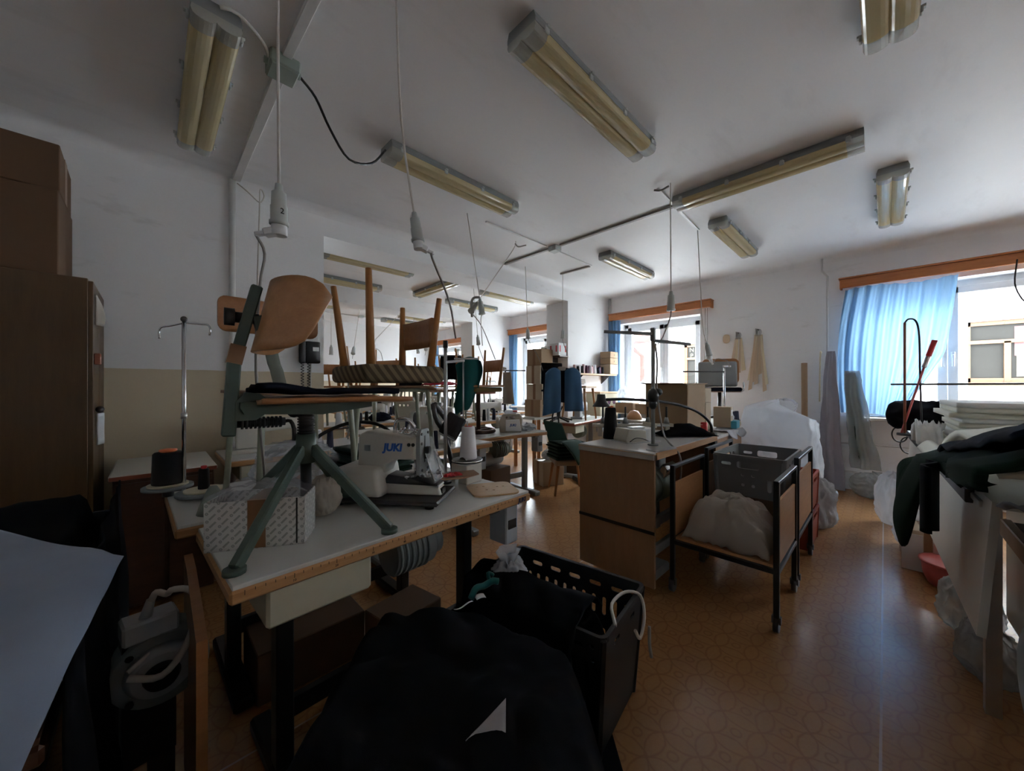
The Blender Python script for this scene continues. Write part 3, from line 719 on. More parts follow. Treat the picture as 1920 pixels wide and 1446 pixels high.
# ================================================================ sewing tables
def sewing_table(label, loc, rz, L=1.1, W=.56, H=.77, top='laminate_white', edge='wood_edge', leg='grey_steel', motor=True, box=True, drawer=True, legx=.16, ruler=False, logo=None, motor_mat='motor_green', foot=True, group=None, foot0=.03, treadle=True):
    """origin at the front left corner of the top, on the floor; x along the front edge, y to the back"""
    t = thing('sewing_table', label, 'table', loc, rz, group)
    B().bx(.006, L - .006, .006, W - .006, H - .012, H, .002).out('table_top', top, t)
    e = B().bx(0, L, 0, W, H - .045, H - .011, .006).out('edge', edge, t)
    for x in (legx, L - legx):
        b = B(); b.bx(x - .025, x + .025, W * .42, W * .42 + .06, .05, H - .06, .004)
        b.bx(x - .03, x + .03, .05, W - .03, H - .07, H - .045)
        b.out('leg', leg, t)
        if foot: B().bx(x - .035, x + .035, foot0, W - .02, 0, .05, .01).out('foot', leg, t)
    B().bx(legx + .025, L - legx - .025, W * .42 + .02, W * .42 + .045, .18, .24).out('crossbar', leg, t)
    if motor:
        m = B(); cx = L * .6; m.cyl((cx - .10, W * .55, H - .20), (cx + .08, W * .55, H - .20), .085, n=20); m.cyl((cx + .08, W * .55, H - .20), (cx + .13, W * .55, H - .20), .06, n=20)
        mo = m.out('motor', motor_mat, t)
        f = B()
        for k in range(6): f.cyl((cx - .09 + k * .025, W * .55, H - .20), (cx - .08 + k * .025, W * .55, H - .20), .092, n=20)
        f.out('cooling_fins', motor_mat, mo)['kind'] = 'stuff'
        B().bx(cx - .05, cx + .05, W * .5, W * .6, H - .14, H - .045).out('motor_bracket', leg, mo)
    if box:
        bx_ = B().bx(L - .10, L - .02, .06, .17, H - .24, H - .05, .006).out('switch_box', 'control_grey', t)
        B().bx(L - .085, L - .035, .056, .0605, H - .17, H - .13).out('switch_plate', 'dark_ink', bx_)
    if drawer:
        d = B().bx(.08, .36, .02, .36, H - .15, H - .046, .008).out('drawer', 'drawer_beige', t)
    if treadle: B().bx(L * .35, L * .65, W * .3, W * .75, .07, .09).out('treadle', 'dark_steel', t)
    if ruler:
        me = None
        for k in range(45):
            big = k % 5 == 0; x = .03 + k * (L * .86) / 44
            c = B().bx(-.0006, .0006, -.0008, .0002, -.012 if big else -.007, 0).out('ruler_mark' , 'dark_ink', e, (x, 0, H - .014))
            if big and k: text_obj('ruler_number', str(k * 2), .009, 'dark_ink', e, (x, -.0004, H - .032), (RAD(90), 0, 0), .0004)
    if logo: text_obj('lettering', 'JUKI', .026, logo, e, (L - .06, -.0006, H - .029), (RAD(90), 0, 0), .0006, .15, .0011)
    return t
def pt(o, x, y, z):
    """point in the frame of a table to world"""
    a = o.rotation_euler[2]
    return (o.location[0] + x * cos(a) - y * sin(a), o.location[1] + x * sin(a) + y * cos(a), z)
T1 = sewing_table('white topped sewing table with a ruler printed along its wooden edge', (.13, 1.082, 0), 2.7, 1.105, .54, .77, ruler=True, logo='navy_ink', leg='iron_black', motor_mat='motor_grey', legx=.18, foot0=.26, treadle=False)
# the plywood side board left of it
b = B(); b.prism([(1.15, 0), (1.62, 0), (1.62, .69), (1.48, .69), (1.15, .636)], .022, PYZ)
tag(b.out('plywood_board', 'wood_ply_dark', None, (.075, 0, 0)), 'orange plywood side board with a sloping top edge beside the ruler table', 'board')
T2 = sewing_table('sewing table carrying two stacked chairs, right behind the ruler table', (.055, 1.68, 0), 1.5, 1.2, .58, .77, leg='iron_black', drawer=False, box=False, legx=.2, motor=False, treadle=False)
# ---------------------------------------------------------------- button sewing machine on T1
bmx = thing('button_sewing_machine', 'white button sewing machine with blue lettering on the ruler table', 'sewing machine', (.655, 1.56, .77), -52)
B().bx(-.09, .36, -.125, .125, .012, .03, .006).out('base_plate', 'dark_steel', bmx)
for (x, y) in ((-.06, -.1), (-.06, .1), (.32, -.1), (.32, .1)): B().cyl((x, y, 0), (x, y, .014), .018).out('foot', 'black_plastic', bmx)
def side(poly, w, y0=0, bev=.012):
    b = bmesh.new()
    q = B(); q.prism(poly, w, Matrix.Translation((0, y0 + w / 2, 0)) @ PXZ)
    bmesh.ops.remove_doubles(q.bm, verts=q.bm.verts[:], dist=1e-5)
    bmesh.ops.dissolve_limit(q.bm, angle_limit=.01, verts=q.bm.verts[:], edges=q.bm.edges[:])
    bmesh.ops.bevel(q.bm, geom=q.bm.edges[:], offset=bev, segments=2, affect='EDGES', profile=.6)
    for f in q.bm.faces: f.smooth = True
    return q
side([(-.09, .03), (-.10, .10), (-.075, .15), (.10, .15), (.12, .03)], .21, 0, .02).out('motor_housing', 'machine_white', bmx)
side([(-.01, .12), (-.005, .275), (.03, .292), (.245, .268), (.245, .175), (.155, .175), (.115, .15), (.10, .10)], .105, 0, .012).out('arm', 'machine_white', bmx)
side([(.09, .03), (.09, .085), (.20, .085), (.335, .062), (.345, .03)], .075, 0, .008).out('bed', 'machine_white', bmx)
fp = B(); fp.prism([(-.052, .115), (.052, .115), (.052, .275), (.035, .298), (-.035, .298), (-.052, .275)], .016, Matrix.Translation((.246, 0, 0)) @ PYZ)
fpo = fp.out('face_plate', 'grey_steel', bmx)
B().bx(.2625, .2635, -.006, .006, .16, .27).out('slot', 'dark_ink', fpo)
for (y, z) in ((-.035, .28), (.035, .28), (-.035, .24), (.03, .13), (-.03, .13)): B().cyl((.262, y, z), (.266, y, z), .006, n=10).out('screw', 'dark_steel', fpo)
B().box((.275, .0, .20), (.02, .024, .05), bev=.003).out('slider_block', 'black_plastic', fpo)
b = B()
for k in range(7):
    a = k * .9
    b.cyl((.16 + .022 * k * .6, .02 * sin(a * 2), .27), (.16 + .022 * k * .6 + .012 * cos(a), .02 * sin(a * 2) + .016 * sin(a), .305 + .01 * sin(k * 2)), .009, .006, 10)
    b.sph((.16 + .022 * k * .6, .02 * sin(a * 2), .28), .013, 8)
b.out('thread_tensioners', 'chrome', bmx)['kind'] = 'stuff'
B().tube([(.13, .0, .28), (.14, .0, .33), (.19, .0, .335), (.215, .01, .30)], .009, 8).out('thread_guide', 'chrome', bmx)
b = B(); b.cyl((.22, 0, .085), (.22, 0, .18), .005); b.out('needle_bar', 'chrome', bmx)
b = B(); b.cyl((.235, .02, .09), (.235, .02, .175), .004); b.out('presser_bar', 'dark_steel', bmx)
cl = side([(.10, .085), (.12, .112), (.19, .104), (.30, .080), (.33, .076), (.33, .07), (.10, .075)], .085, 0, .004).out('button_clamp', 'black_plastic', bmx)
b = B(); rnd = random.Random(4)
for k in range(22): b.box((.19 + rnd.random() * .14, (rnd.random() - .5) * .075, .096 + rnd.random() * .022), (.018, .008 + .01 * rnd.random(), .008), (rnd.random(), rnd.random(), rnd.random() * 3), .001)
b.out('clamp_levers', 'steel', bmx)['kind'] = 'stuff'
B().bx(.24, .335, -.035, .035, .063, .071, .002).out('feed_plate', 'steel', bmx)
B().bx(.336, .3465, -.022, .022, .036, .056).out('nose_slot', 'dark_ink', bmx)
text_obj('lettering', 'JUKI', .042, 'blue_ink', bmx, (.145, -.0530, .225), (RAD(90), 0, 0), .0006, .15, .0022)
for x in (.215, .233): B().cyl((x, -.0515, .238), (x, -.0545, .238), .0075, n=12).out('hole_plug', 'dark_ink', bmx)
B().bx(.022, .05, -.0535, -.052, .21, .235).out('type_plate', 'steel', bmx)
b = B(); b.grid(lambda u, v: (.285 + .035 * u, -.05 + .10 * v, .20 - .115 * u), 4, 4, thick=.002); b.out('eye_guard', 'acrylic', bmx)
B().tube([(.285, -.05, .205), (.322, -.05, .085), (.322, .05, .085), (.285, .05, .205)], .0025, 6, 1).out('guard_frame', 'chrome', bmx)
# button tray beside it
bt = thing('button_tray', 'brown button tray with red buttons on an arm of the machine', 'tray', (.985, 1.36, .77), -20)
B().bx(-.006, .006, -.006, .006, 0, .07).out('post', 'chrome', bt)
B().prism([(-.10, -.05), (.02, -.06), (.10, -.02), (.10, .06), (-.08, .05)], .006, Matrix.Translation((0, 0, .07))).out('tray_plate', 'wood_seat', bt)
rb = B(); rnd = random.Random(2)
for k in range(12): rb.cyl((-.06 + .03 * rnd.random() + k * .004, -.03 + .04 * rnd.random(), .0765), (-.06 + .03 * rnd.random() + k * .004, -.03 + .04 * rnd.random(), .081), .009, n=10)
o = rb.out('buttons', 'red_plastic', bt); o['kind'] = 'stuff'
# plastic seat plate lying on the table
b = B(); b.prism(rrect(.21, .20, .035), .007, None, [rrect(.012, .007, .003, -.06 + .03 * i, .045 - .012 * j * 1.0, 2) for i, j in ((0, 0), (1, 0), (3, 2), (4, 2), (1, 5), (2, 6))])
tag(b.out('perforated_plate', 'wood_light', None, (1.115, 1.265, .7705), (0, 0, RAD(-25))), 'cream perforated plate lying at the corner of the ruler table', 'plate')
# thread stand with white cone
ts = thing('thread_stand', 'thread stand with a dark disc on a labelled white box', 'thread stand', (1.13, 1.47, .77), 8)
B().bx(-.06, .05, -.055, .055, 0, .095, .004).out('box', 'machine_white', ts)
B().cyl((0, 0, .10), (0, 0, .112), .075, n=28).out('disc', 'dark_steel', ts)
B().tube([(.074 * cos(a * .3), .074 * sin(a * .3), .107) for a in range(22)], .004, 6, 1).out('disc_rim', 'chrome', ts)
B().cyl((0, 0, .112), (0, 0, .30), .003).out('pin', 'chrome', ts)
B().cyl((-.03, 0, .095), (.0, 0, .101), .03, n=12).out('tensioner', 'chrome', ts)
tag(B().lathe([(.0, 0), (.043, 0), (.044, .01), (.033, .155), (.030, .16), (.0, .16)], (0, 0, 0), n=24).out('thread_cone', 'thread_white', None, (1.14, 1.475, .8825)), 'tall white thread cone with a red tip on the dark disc', 'thread cone')
tc_ = bpy.data.objects['thread_cone']
B().lathe([(.012, .160), (.020, .1605), (.021, .163), (.012, .163)], n=16).out('cone_tip', 'red_plastic', tc_)
text_obj('lettering', 'D', .02, 'dark_ink', ts, (-.035, -.056, .05), (RAD(90), 0, 0), .0005)
# pole with cross arm whose lead comes from the hanging socket
tp = thing('thread_pole', 'slim chrome thread pole with a dark collar behind the button machine', 'thread stand', (1.03, 1.515, .77))
B().cyl((0, 0, 0), (0, 0, .70), .0085, n=12).out('pole', 'steel', tp)
B().cyl((0, 0, .665), (0, 0, .70), .012, n=12).out('collar', 'black_plastic', tp)
B().box((.045, -.012, .60), (.10, .022, .012), (0, RAD(-6), RAD(-15)), .002).out('cross_arm', 'steel', tp)
B().cyl((0, 0, 0), (0, 0, .012), .03).out('base', 'dark_steel', tp)
# black lamp over the machine
lp = thing('work_lamp', 'black ribbed lamp head on a thick jointed black arm', 'lamp', (1.135, 1.585, .77))
B().tube([(0, .0, 0), (-.03, .0, .12), (-.055, -.0, .20), (-.05, -.01, .23)], .013, 8).out('lower_arm', 'black_plastic', lp)
B().tube([(-.05, -.01, .23), (-.11, -.005, .30), (-.13, .0, .385), (-.10, .0, .36), (-.055, -.012, .30)], .014, 8, 3).out('upper_arm', 'dark_steel', lp)
mt = TRS((-.035, -.03, .27), (RAD(-20), RAD(28), RAD(-42)))
b = B(); b.box((0, 0, 0), (.10, .055, .12), bev=.008)
for k in range(5): b.box((-.04 + .02 * k, -.0285, .0), (.004, .004, .11))
b.bm.transform(mt); b.out('lamp_head', 'black_plastic', lp)
b = B(); b.box((0, 0, -.0615), (.085, .045, .003)); b.bm.transform(mt); b.out('lens', 'glass_clear', lp)
# clear bag hanging behind the eye guard
b = B()
def f(u, v):
    a = u * 2 * pi; r = .012 + .055 * v ** 1.3; w = 1 + .25 * sin(5 * a) + .15 * fz(u * 6, v * 5)
    return (r * w * cos(a) + .04 * v, r * .5 * w * sin(a), .235 - .215 * v)
b.grid(f, 36, 14, True); tag(b.out('plastic_bag', 'film_clear', None, (.93, 1.50, .775)), 'limp clear plastic bag standing behind the machine eye guard', 'plastic bag')
# printed carton with plastic on top
cb = thing('carton', 'small white carton printed with slanted words and a brown tape band', 'box', (.105, 1.362, .77), -29)
cbx = B(); cbx.bx(0, .258, 0, .13, 0, .005); cbx.bx(0, .258, 0, .004, 0, .142); cbx.bx(0, .258, .126, .13, 0, .142); cbx.bx(0, .004, 0, .13, 0, .142); cbx.bx(.254, .258, 0, .13, 0, .142)
cbx.out('body', 'carton_print', cb)
B().bx(.108, .155, -.001, .131, .002, .1425).out('tape', 'tape_brown', cb)
B().bx(.235, .2395, -.0006, .0, .004, .141).out('printed_line', 'dark_ink', cb)
b = B()
def f(u, v):
    x = -.005 + .262 * u; y = .002 + .125 * v
    e = min(u, 1 - u, v, 1 - v) * 4
    return (x, y, .142 + .035 * min(1, e) + .018 * fz(u * 5, v * 4, 3) + .012 * fz(u * 13, v * 11, 5) )
b.grid(f, 30, 20); pf = b.out('plastic_sheet', 'film_clear', None, (.105, 1.362, .772), (0, 0, RAD(-29))); tag(pf, 'crumpled clear plastic filling the top of the printed carton', 'plastic sheet')
# ================================================================ green swivel chair standing on T1
gc = thing('swivel_chair', 'green metal swivel work chair with curved plywood back, standing on the ruler table', 'chair', (.366, 1.351, .77), -4)
for k in range(4):
    a = RAD(-49 + 90 * k - 4 + 8); p = Vector((.286 * cos(a), .286 * sin(a), .012)); ph = Vector((.02 * cos(a), .02 * sin(a), .275))
    b = B(); b.bar(ph, p, .026, .03, up=(0, 0, 1), bev=.004); lg = b.out('leg', 'green_paint', gc)
    B().cyl((p.x, p.y, 0), (p.x, p.y, .014), .026).out('foot', 'green_paint', lg)
B().cyl((0, 0, .225), (0, 0, .32), .03, n=16).out('hub', 'green_paint', gc)
b = B(); b.cyl((0, 0, .10), (0, 0, .225), .017); b.out('lower_spindle', 'black_plastic', gc)
b = B(); b.cyl((0, 0, .32), (0, 0, .405), .022)
for k in range(9): b.cyl((0, 0, .322 + .009 * k), (0, 0, .326 + .009 * k), .026, n=16)
b.out('threaded_spindle', 'black_plastic', gc)
B().sph((-.035, .0, .395), .02, 10).out('lock_knob', 'black_plastic', gc)
b = B(); b.prism([(-.20, .415), (-.19, .395), (.02, .385), (.18, .405), (.18, .43), (-.20, .43)], .10, Matrix.Translation((.02, .05, 0)) @ PXZ); b.out('seat_carrier', 'green_paint', gc)
b = B(); b.grid(lambda u, v: (-.14 + .43 * u, -.19 + .38 * v, .435 + .010 * (2 * v - 1) ** 2 - .02 * max(0, u - .8) * 4 * .2), 12, 8, thick=.014); b.out('seat', 'wood_ply_dark', gc)
b = B()
def f(u, v):
    x = -.15 + .40 * u; y = -.17 + .34 * v
    return (x, y, .463 + .018 * (1 - u) * (1 - v) + .01 * fz(u * 4, v * 3) + .012 * abs(u - .5))
b.grid(f, 14, 10, thick=.016); b.out('seat_pad', 'cloth_navy', gc)
B().prism([(-.19, .375), (-.14, .375), (-.10, .405), (-.10, .43), (-.13, .455), (-.165, .46), (-.19, .43)], .06, Matrix.Translation((0, .03, 0)) @ PXZ).out('hinge_bracket', 'green_paint', gc)
b = B(); b.bar((-.205, 0, .33), (-.190, 0, .57), .048, .034, up=(1, 0, 0), bev=.004); b.bar((-.190, 0, .555), (-.135, 0, .785), .048, .030, up=(1, 0, 0), bev=.004); b.out('back_post', 'green_paint', gc)
B().bar((-.193, 0, .545), (-.181, 0, .60), .053, .039, up=(1, 0, 0)).out('tape_wrap', 'tape_brown', gc)
b = B(); b.cyl((-.185, 0, .365), (-.06, 0, .365), .013)
for k in range(10): b.cyl((-.175 + k * .011, 0, .365), (-.169 + k * .011, 0, .365), .018, n=12)
b.out('tilt_spring', 'black_plastic', gc)
B().tube([(-.06, 0, .365), (-.045, 0, .365), (-.035, 0, .34), (-.035, 0, .30)], .006, 6, 2).out('tilt_lever', 'black_plastic', gc)
b = B(); b.cyl((-.20, 0, .685), (-.13, 0, .685), .016, n=14); b.cyl((-.215, 0, .685), (-.19, 0, .685), .026, n=8); b.out('clamp_knob', 'black_plastic', gc)
B().box((-.125, 0, .665), (.03, .05, .06), (0, RAD(-15), 0), .004).out('back_bracket', 'green_paint', gc)
b = B()
def f(u, v):
    a = RAD(-70 + 140 * u); r = .19; e = (2 * u - 1)
    hh = .225 * sqrt(max(.2, 1 - .8 * e ** 6))
    z = .685 + (v - .5) * hh + .01
    tilt = .05 * (v - .5)
    return (-.115 + r - r * cos(a) + tilt, r * 1.02 * sin(a), z)
b.grid(f, 20, 8, thick=.011); b.out('backrest', 'wood_ply', gc)
# ================================================================ tube-leg chairs on T2
def tube_chair(name, label, loc, rz, seat_z=.455, back=True, back_h=.17, seat_mat='wood_seat', back_mat='wood_ply_dark', W=.40):
    t = thing(name, label, 'chair', loc, rz)
    for s in (-1, 1):
        y = s * W * .42
        pts = [(-.19, y * 1.1, .002), (-.165, y, seat_z - .07), (-.13, y, seat_z - .018), (-.08, y, seat_z - .016), (.10, y, seat_z - .016), (.15, y, seat_z - .018), (.175, y, seat_z - .07), (.20, y * 1.1, .002)]
        h = len(pts) // 2
        B().tube(pts[:h + 0] + [(0, y, seat_z - .016)], .012, 8, 3).out('leg', 'tube_paint', t)
        B().tube([(0, y, seat_z - .016)] + pts[h:], .012, 8, 3).out('leg', 'tube_paint', t)
    B().tube([(-.12, -W * .42, seat_z - .02), (-.12, W * .42, seat_z - .02)], .010, 8, 1).out('crossbar', 'tube_paint', t)
    b = B(); b.grid(lambda u, v: (-.20 + .41 * u, -W / 2 + W * v, seat_z + .006 * (2 * v - 1) ** 2 + (-.05 * max(0, u - .8) ** 1.5 * 3)), 14, 8, thick=.013); b.out('seat', seat_mat, t)
    if back:
        b = B(); b.grid(lambda u, v: (-.12 - .12 * sin(u * pi / 2) - (.05 * u if u > .3 else 0) * .8, -.028 + .056 * v, seat_z + .03 - .02 * (1 - u) + (back_h + .03) * u ** 1.1), 10, 2, thick=.005); b.out('back_strip', 'greygreen_paint', t)
        P_ = rrect(W * 1.02, .16, .035)
        b = B(); b.prism(P_, .011)
        for v in b.bm.verts:
            x, y, z = v.co; v.co = (z - .27 - .0 + .18 * (x / .2) ** 2 * .18, x, y + seat_z + back_h + .08)
        b.out('backrest', back_mat, t)
    return t
tube_chair('stacking_chair', 'plywood chair with green tube legs and a wide grey back strip', (.45, 1.87, .77), -82, .455, True, .27, W=.42)
tube_chair('stacking_chair', 'plywood seat on green tube legs carrying an upturned cushioned chair', (.93, 1.90, .77), -20, .475, False, seat_mat='wood_seat', W=.42)
# upturned wooden chair with a striped cushion
uc = thing('wooden_chair', 'upturned wooden chair with a brown striped cushion, legs pointing up', 'chair', (.87, 1.80, 1.262), 0)
b = B(); b.box((0, 0, .043), (.42, .42, .084), bev=.024, seg=3); b.out('cushion', 'cushion_stripe', uc)
for k, (x, y, tx, ty, tz) in enumerate(((-.15, -.14, -.17, -.16, .52), (-.16, .15, -.20, .20, .50), (.16, .15, .175, .175, .44), (.16, -.15, .20, -.17, .44))):
    B().cyl((x, y, .08), (tx, ty, tz), .021, .014, 10).out('leg', 'wood_chair', uc)
b = B(); b.grid(lambda u, v: (.175 + .012 * sin(u * pi), -.155 + .32 * u, .19 + .15 * v), 8, 4, thick=.012); b.out('backrest', 'wood_ply_dark', uc)
# things on T2
def stack(label, loc, rz, w, d, n, th, mat, seed, name='folded_fabric', cat='fabric'):
    """a pile of flat folded pieces: each piece an object"""
    rnd = random.Random(seed); z = loc[2]
    for k in range(n):
        b = B(); jx, jy = rnd.uniform(-.012, .012), rnd.uniform(-.012, .012); s1, s2 = rnd.random() * 9, rnd.random() * 9
        def f(u, v, th=th):
            return ((u - .5) * w, (v - .5) * d, .0008 * fz(u * 3 + s1, v * 3 + s2))
        b.grid(f, 10, 8, thick=th * .8)
        o = b.out(name, mat if isinstance(mat, str) else mat[k % len(mat)], None, (loc[0] + jx, loc[1] + jy, z + th * .9), (0, 0, RAD(rz + rnd.uniform(-3, 3))))
        tag(o, label + ', ' + nth(k, n), cat, label); z += th * 1.05
stack('folded green fabric in the pile between chair legs', (.87, 1.98, .772), 10, .34, .26, 9, .016, ('cloth_green', 'cloth_darkgreen', 'cloth_green'), 3)
rbx = thing('red_box', 'small red cardboard box under the cushioned chair', 'box', (.69, 1.755, .77), 20)
B().bx(-.04, .04, -.03, .03, 0, .05, .003).out('body', 'red_plastic', rbx); B().bx(-.042, .042, -.032, .032, .05, .056, .002).out('lid', 'red_plastic', rbx)
tag(B().prism([(-.10, -.07), (.09, -.09), (.11, .06), (-.08, .08)], .002).out('paper_sheet', 'paper', None, (.56, 1.80, .7705)), 'white paper sheet lying by the small red box', 'paper')
# clear bags on T2 behind the swivel chair
def crumple(name, label, cat, loc, rx, ry, h, mat, seed, amp=.3, n=(72, 40), rz=0, top=.0, sq=1.0):
    b = B(); so = seed * 7.3
    def f(u, v):
        a = u * 2 * pi; q = pi * v
        r = sin(q) ** (.55 if v > .5 else .7)
        ca, sa = cos(a), sin(a)
        rg = .5 - abs(fz(ca * 2.2 + so, sa * 2.2, v * 4 + so)) * 1.6
        rg2 = .5 - abs(fz(ca * 5 + so, sa * 5, v * 9)) * 1.6
        w = 1 + amp * (.7 * fz(ca * 1.4 + so, sa * 1.4, v * 3) + .55 * rg + .35 * rg2 + .12 * fz(ca * 12, sa * 12 + so, v * 18))
        zz = (1 + cos(q)) / 2
        z = h * zz * (1 + amp * (.5 * fz(ca * 1.5, sa * 1.5 + so, 2.0) + .25 * rg2)) + (h * top * fz(ca * 5, sa * 5, so) if zz > .8 else 0)
        return (rx * r * w * cos(a), ry * r * w * sin(a), max(0.001, z))
    b.grid(f, n[0], n[1], True)
    bmesh.ops.remove_doubles(b.bm, verts=b.bm.verts[:], dist=1e-4)
    o = b.out(name, mat, None, loc, (0, 0, RAD(rz))); return tag(o, label, cat)
crumple('plastic_bag', 'crumpled clear plastic bag on the table behind the green swivel chair', 'plastic bag', (.50, 1.96, .772), .17, .13, .20, 'film_clear', 1, .45, rz=20)
crumple('plastic_bag', 'clear plastic bag with yellow label spread behind the printed carton', 'plastic bag', (.42, 1.70, .772), .10, .07, .15, 'film_clear', 2, .5)
tag(B().bx(-.03, .03, -.02, .02, 0, .006, .002).out('yellow_card', 'orange_plastic', None, (.55, 2.12, .775), (0, RAD(-30), .4)), 'small yellow card among the clear plastic bags', 'card')
crumple('paper_wad', 'crumpled grey wrapping next to the printed carton', 'wrapping', (.455, 1.46, .772), .05, .045, .14, 'film_tan', 3, .4)
# thread stand at the left end of T2
st = thing('thread_stand', 'chrome thread stand with two hooked arms and two pale discs', 'thread stand', (.10, 2.15, .77))
B().cyl((0, 0, 0), (0, 0, .765), .0075, n=12).out('pole', 'chrome', st)
B().cyl((0, 0, .335), (0, 0, .36), .011, n=12).out('collar', 'steel', st)
b = B(); b.tube([(0, 0, .755), (.05, -.045, .75), (.075, -.068, .745), (.083, -.075, .725), (.080, -.072, .70)], .004, 6); b.out('hook_arm', 'chrome', st)
b = B(); b.tube([(0, 0, .755), (-.04, .04, .742), (-.07, .065, .735), (-.078, .072, .715), (-.076, .07, .685)], .004, 6); b.out('hook_arm', 'chrome', st)
B().sph((0, 0, .77), .013, 10).out('top_knob', 'dark_steel', st)
for k, (x, y, z) in enumerate(((-.05, .03, .035), (.06, -.09, .015))):
    B().cyl((x, y, z), (x, y, z + .012), .085 if k == 0 else .095, n=28).out('disc', 'grey_steel', st)
    B().cyl((x, y, z + .012), (x, y, z + .020), .068, n=28).out('felt_pad', 'cream_paper', st)
    B().cyl((x, y, -.0), (x, y, z), .02, n=12).out('disc_bracket', 'dark_steel', st)
def cone(label, loc, h=.13, r=.045, mat='thread_black', tip=None, group=None, r2=None):
    r2 = r2 or r * .72
    o = B().lathe([(0, 0), (r, 0), (r * 1.02, h * .06), (r2, h * .96), (r2 * .9, h), (0, h)], n=18).out('thread_cone', mat, None, loc)
    if tip: B().lathe([(r2 * .45, h), (r2 * .6, h + .004), (r2 * .6, h + .012), (r2 * .4, h + .014)], n=12).out('cone_tip', tip, o)
    return tag(o, label, 'thread cone', group)
cone('thick black thread cone with an orange tip on the higher pale disc', (.05, 2.18, .826), .135, .053, 'thread_black', 'orange_plastic', r2=.050)
cone('slim black thread spool on the lower pale disc', (.16, 2.06, .806), .085, .020, 'thread_black', 'red_plastic', r2=.018)
# green-grey cone shaped cover and small machine at the left end of T2
tag(B().lathe([(0, 0), (.05, 0), (.042, .03), (.02, .085), (.012, .10), (0, .10)], n=16).out('cone_cover', 'greygreen_paint', None, (.165, 1.78, .77)), 'dark grey green cone standing on the corner of the second table', 'cone')
# T2 motor with junction box and cable loop
mo = thing('clutch_motor', 'round grey clutch motor with black hub under the second table', 'motor', (.02, 1.52, .26))
B().cyl((0, .0, .20), (.0, -.09, .19), .105, n=28).out('housing', 'motor_grey', mo)
B().cyl((0, -.09, .19), (0, -.115, .187), .078, .062, n=28).out('end_bell', 'control_grey', mo)
B().cyl((0, -.115, .187), (0, -.13, .185), .04, .034, n=24).out('hub', 'black_plastic', mo)
for k in range(4):
    a = RAD(45 + 90 * k); B().cyl((.09 * cos(a), -.088, .19 + .09 * sin(a)), (.09 * cos(a), -.098, .19 + .09 * sin(a)), .009, n=8).out('bolt', 'black_plastic', mo)
B().bx(-.03, .03, -.02, .06, -.26, .10).out('bracket', 'iron_black', mo)
jb = thing('switch_box', 'grey wiring box with a cable gland above the clutch motor', 'junction box', (-.005, 1.46, .545), 8)
B().box((0, 0, .03), (.115, .08, .055), (0, 0, 0), .006).out('body', 'control_grey', jb)
B().cyl((-.01, -.01, .055), (.0, -.02, .105), .014, .010).out('gland', 'control_grey', jb)
B().cyl((.01, -.02, .0), (.018, -.03, -.05), .014, .010).out('lower_gland', 'control_grey', jb)
B().tube([(0, -.02, .10), (.01, -.03, .125), (.03, -.04, .115), (.04, -.06, .13), (.075, -.07, .115), (.085, -.085, .06), (.06, -.10, -.02), (.01, -.10, -.075), (-.05, -.07, -.06)], .0085, 8).out('cable', 'cable_white', jb)
B().tube([(-.05, -.06, -.05), (.0, -.04, -.03), (.06, -.02, -.015), (.10, 0, -.005)], .006, 6).out('cable_bundle', 'cable_white', jb)
B().bx(-.055, .055, -.01, .05, -.35, .003).out('bracket', 'iron_black', jb)
# ================================================================ left: wardrobe, boxes, cabinet
wd = thing('wardrobe', 'tall brown wood veneer wardrobe seen from its plain side', 'wardrobe', (-.237, 2.9, 0))
B().bx(-1.3, 0, 0, .60, .05, 1.807, .003).out('carcass', 'wood_wardrobe', wd)
B().bx(-1.28, -.02, .02, .58, 0, .05).out('plinth', 'wood_brown', wd)
B().bx(.0, .018, .005, .297, .07, 1.795, .002).out('door', 'wood_wardrobe', wd); B().bx(.0, .018, .303, .595, .07, 1.795, .002).out('door', 'wood_wardrobe', wd)
B().bx(.018, .045, .02, .05, 1.36, 1.42, .004).out('hook_block', 'veneer_red', wd)
B().sph((.035, .10, 1.12), .018, 10).out('door_knob', 'dark_steel', wd)
B().bx(-.38, -.374, -.002, 0, 1.36, 1.366).out('knot', 'dark_ink', wd)
b = B(); b.grid(lambda u, v: (.022 + .03 * sin(v * 2.2) * u, .02 + .05 * u, 1.73 - .16 * v), 6, 8, thick=.006); tag(b.out('hanging_rag', 'cloth_beige', None, (-.237, 2.9, 0)), 'beige rag hanging from the wardrobe door', 'cloth')
b = B(); b.grid(lambda u, v: (.024 + .02 * u, .06 + .07 * u + .01 * sin(v * 9), 1.10 - .17 * v), 6, 8, thick=.006); tag(b.out('hanging_rag', 'cloth_white', None, (-.237, 2.9, 0)), 'white rag hanging from the wardrobe door knob', 'cloth')
def carton(name, label, loc, rz, w, d, h, mat='cardboard', tape=None, flaps=False, seam=False, cat='box', group=None, tmat='tape_brown'):
    t = thing(name, label, cat, loc, rz, group)
    B().bx(-w / 2, w / 2, -d / 2, d / 2, 0, h, .004).out('body', mat, t)
    if tape: B().bx(-w / 2 - .0012, w / 2 + .0012, -tape / 2, tape / 2, .004, h + .0012).out('tape', tmat, t)
    if flaps:
        for s in (-1, 1):
            b = B(); b.bar((s * w * .48, -d / 2, h), (s * (w * .48 + .07), -d / 2, h - .01), .001, .001); b = B()
            b.prism([(0, 0), (.10, .012), (.10, .016), (0, .004)], d * .96, Matrix.Translation((0, d * .48, 0)) @ PXZ)
            o = b.out('flap', mat, t, (s * w * .495, 0, h - .002), (0, 0, 0 if s > 0 else pi))
    return t
carton('cardboard_box', 'large worn cardboard box directly on top of the wardrobe', (-.85, 3.18, 1.808), 0, 1.02, .46, .435, 'cardboard_dark')
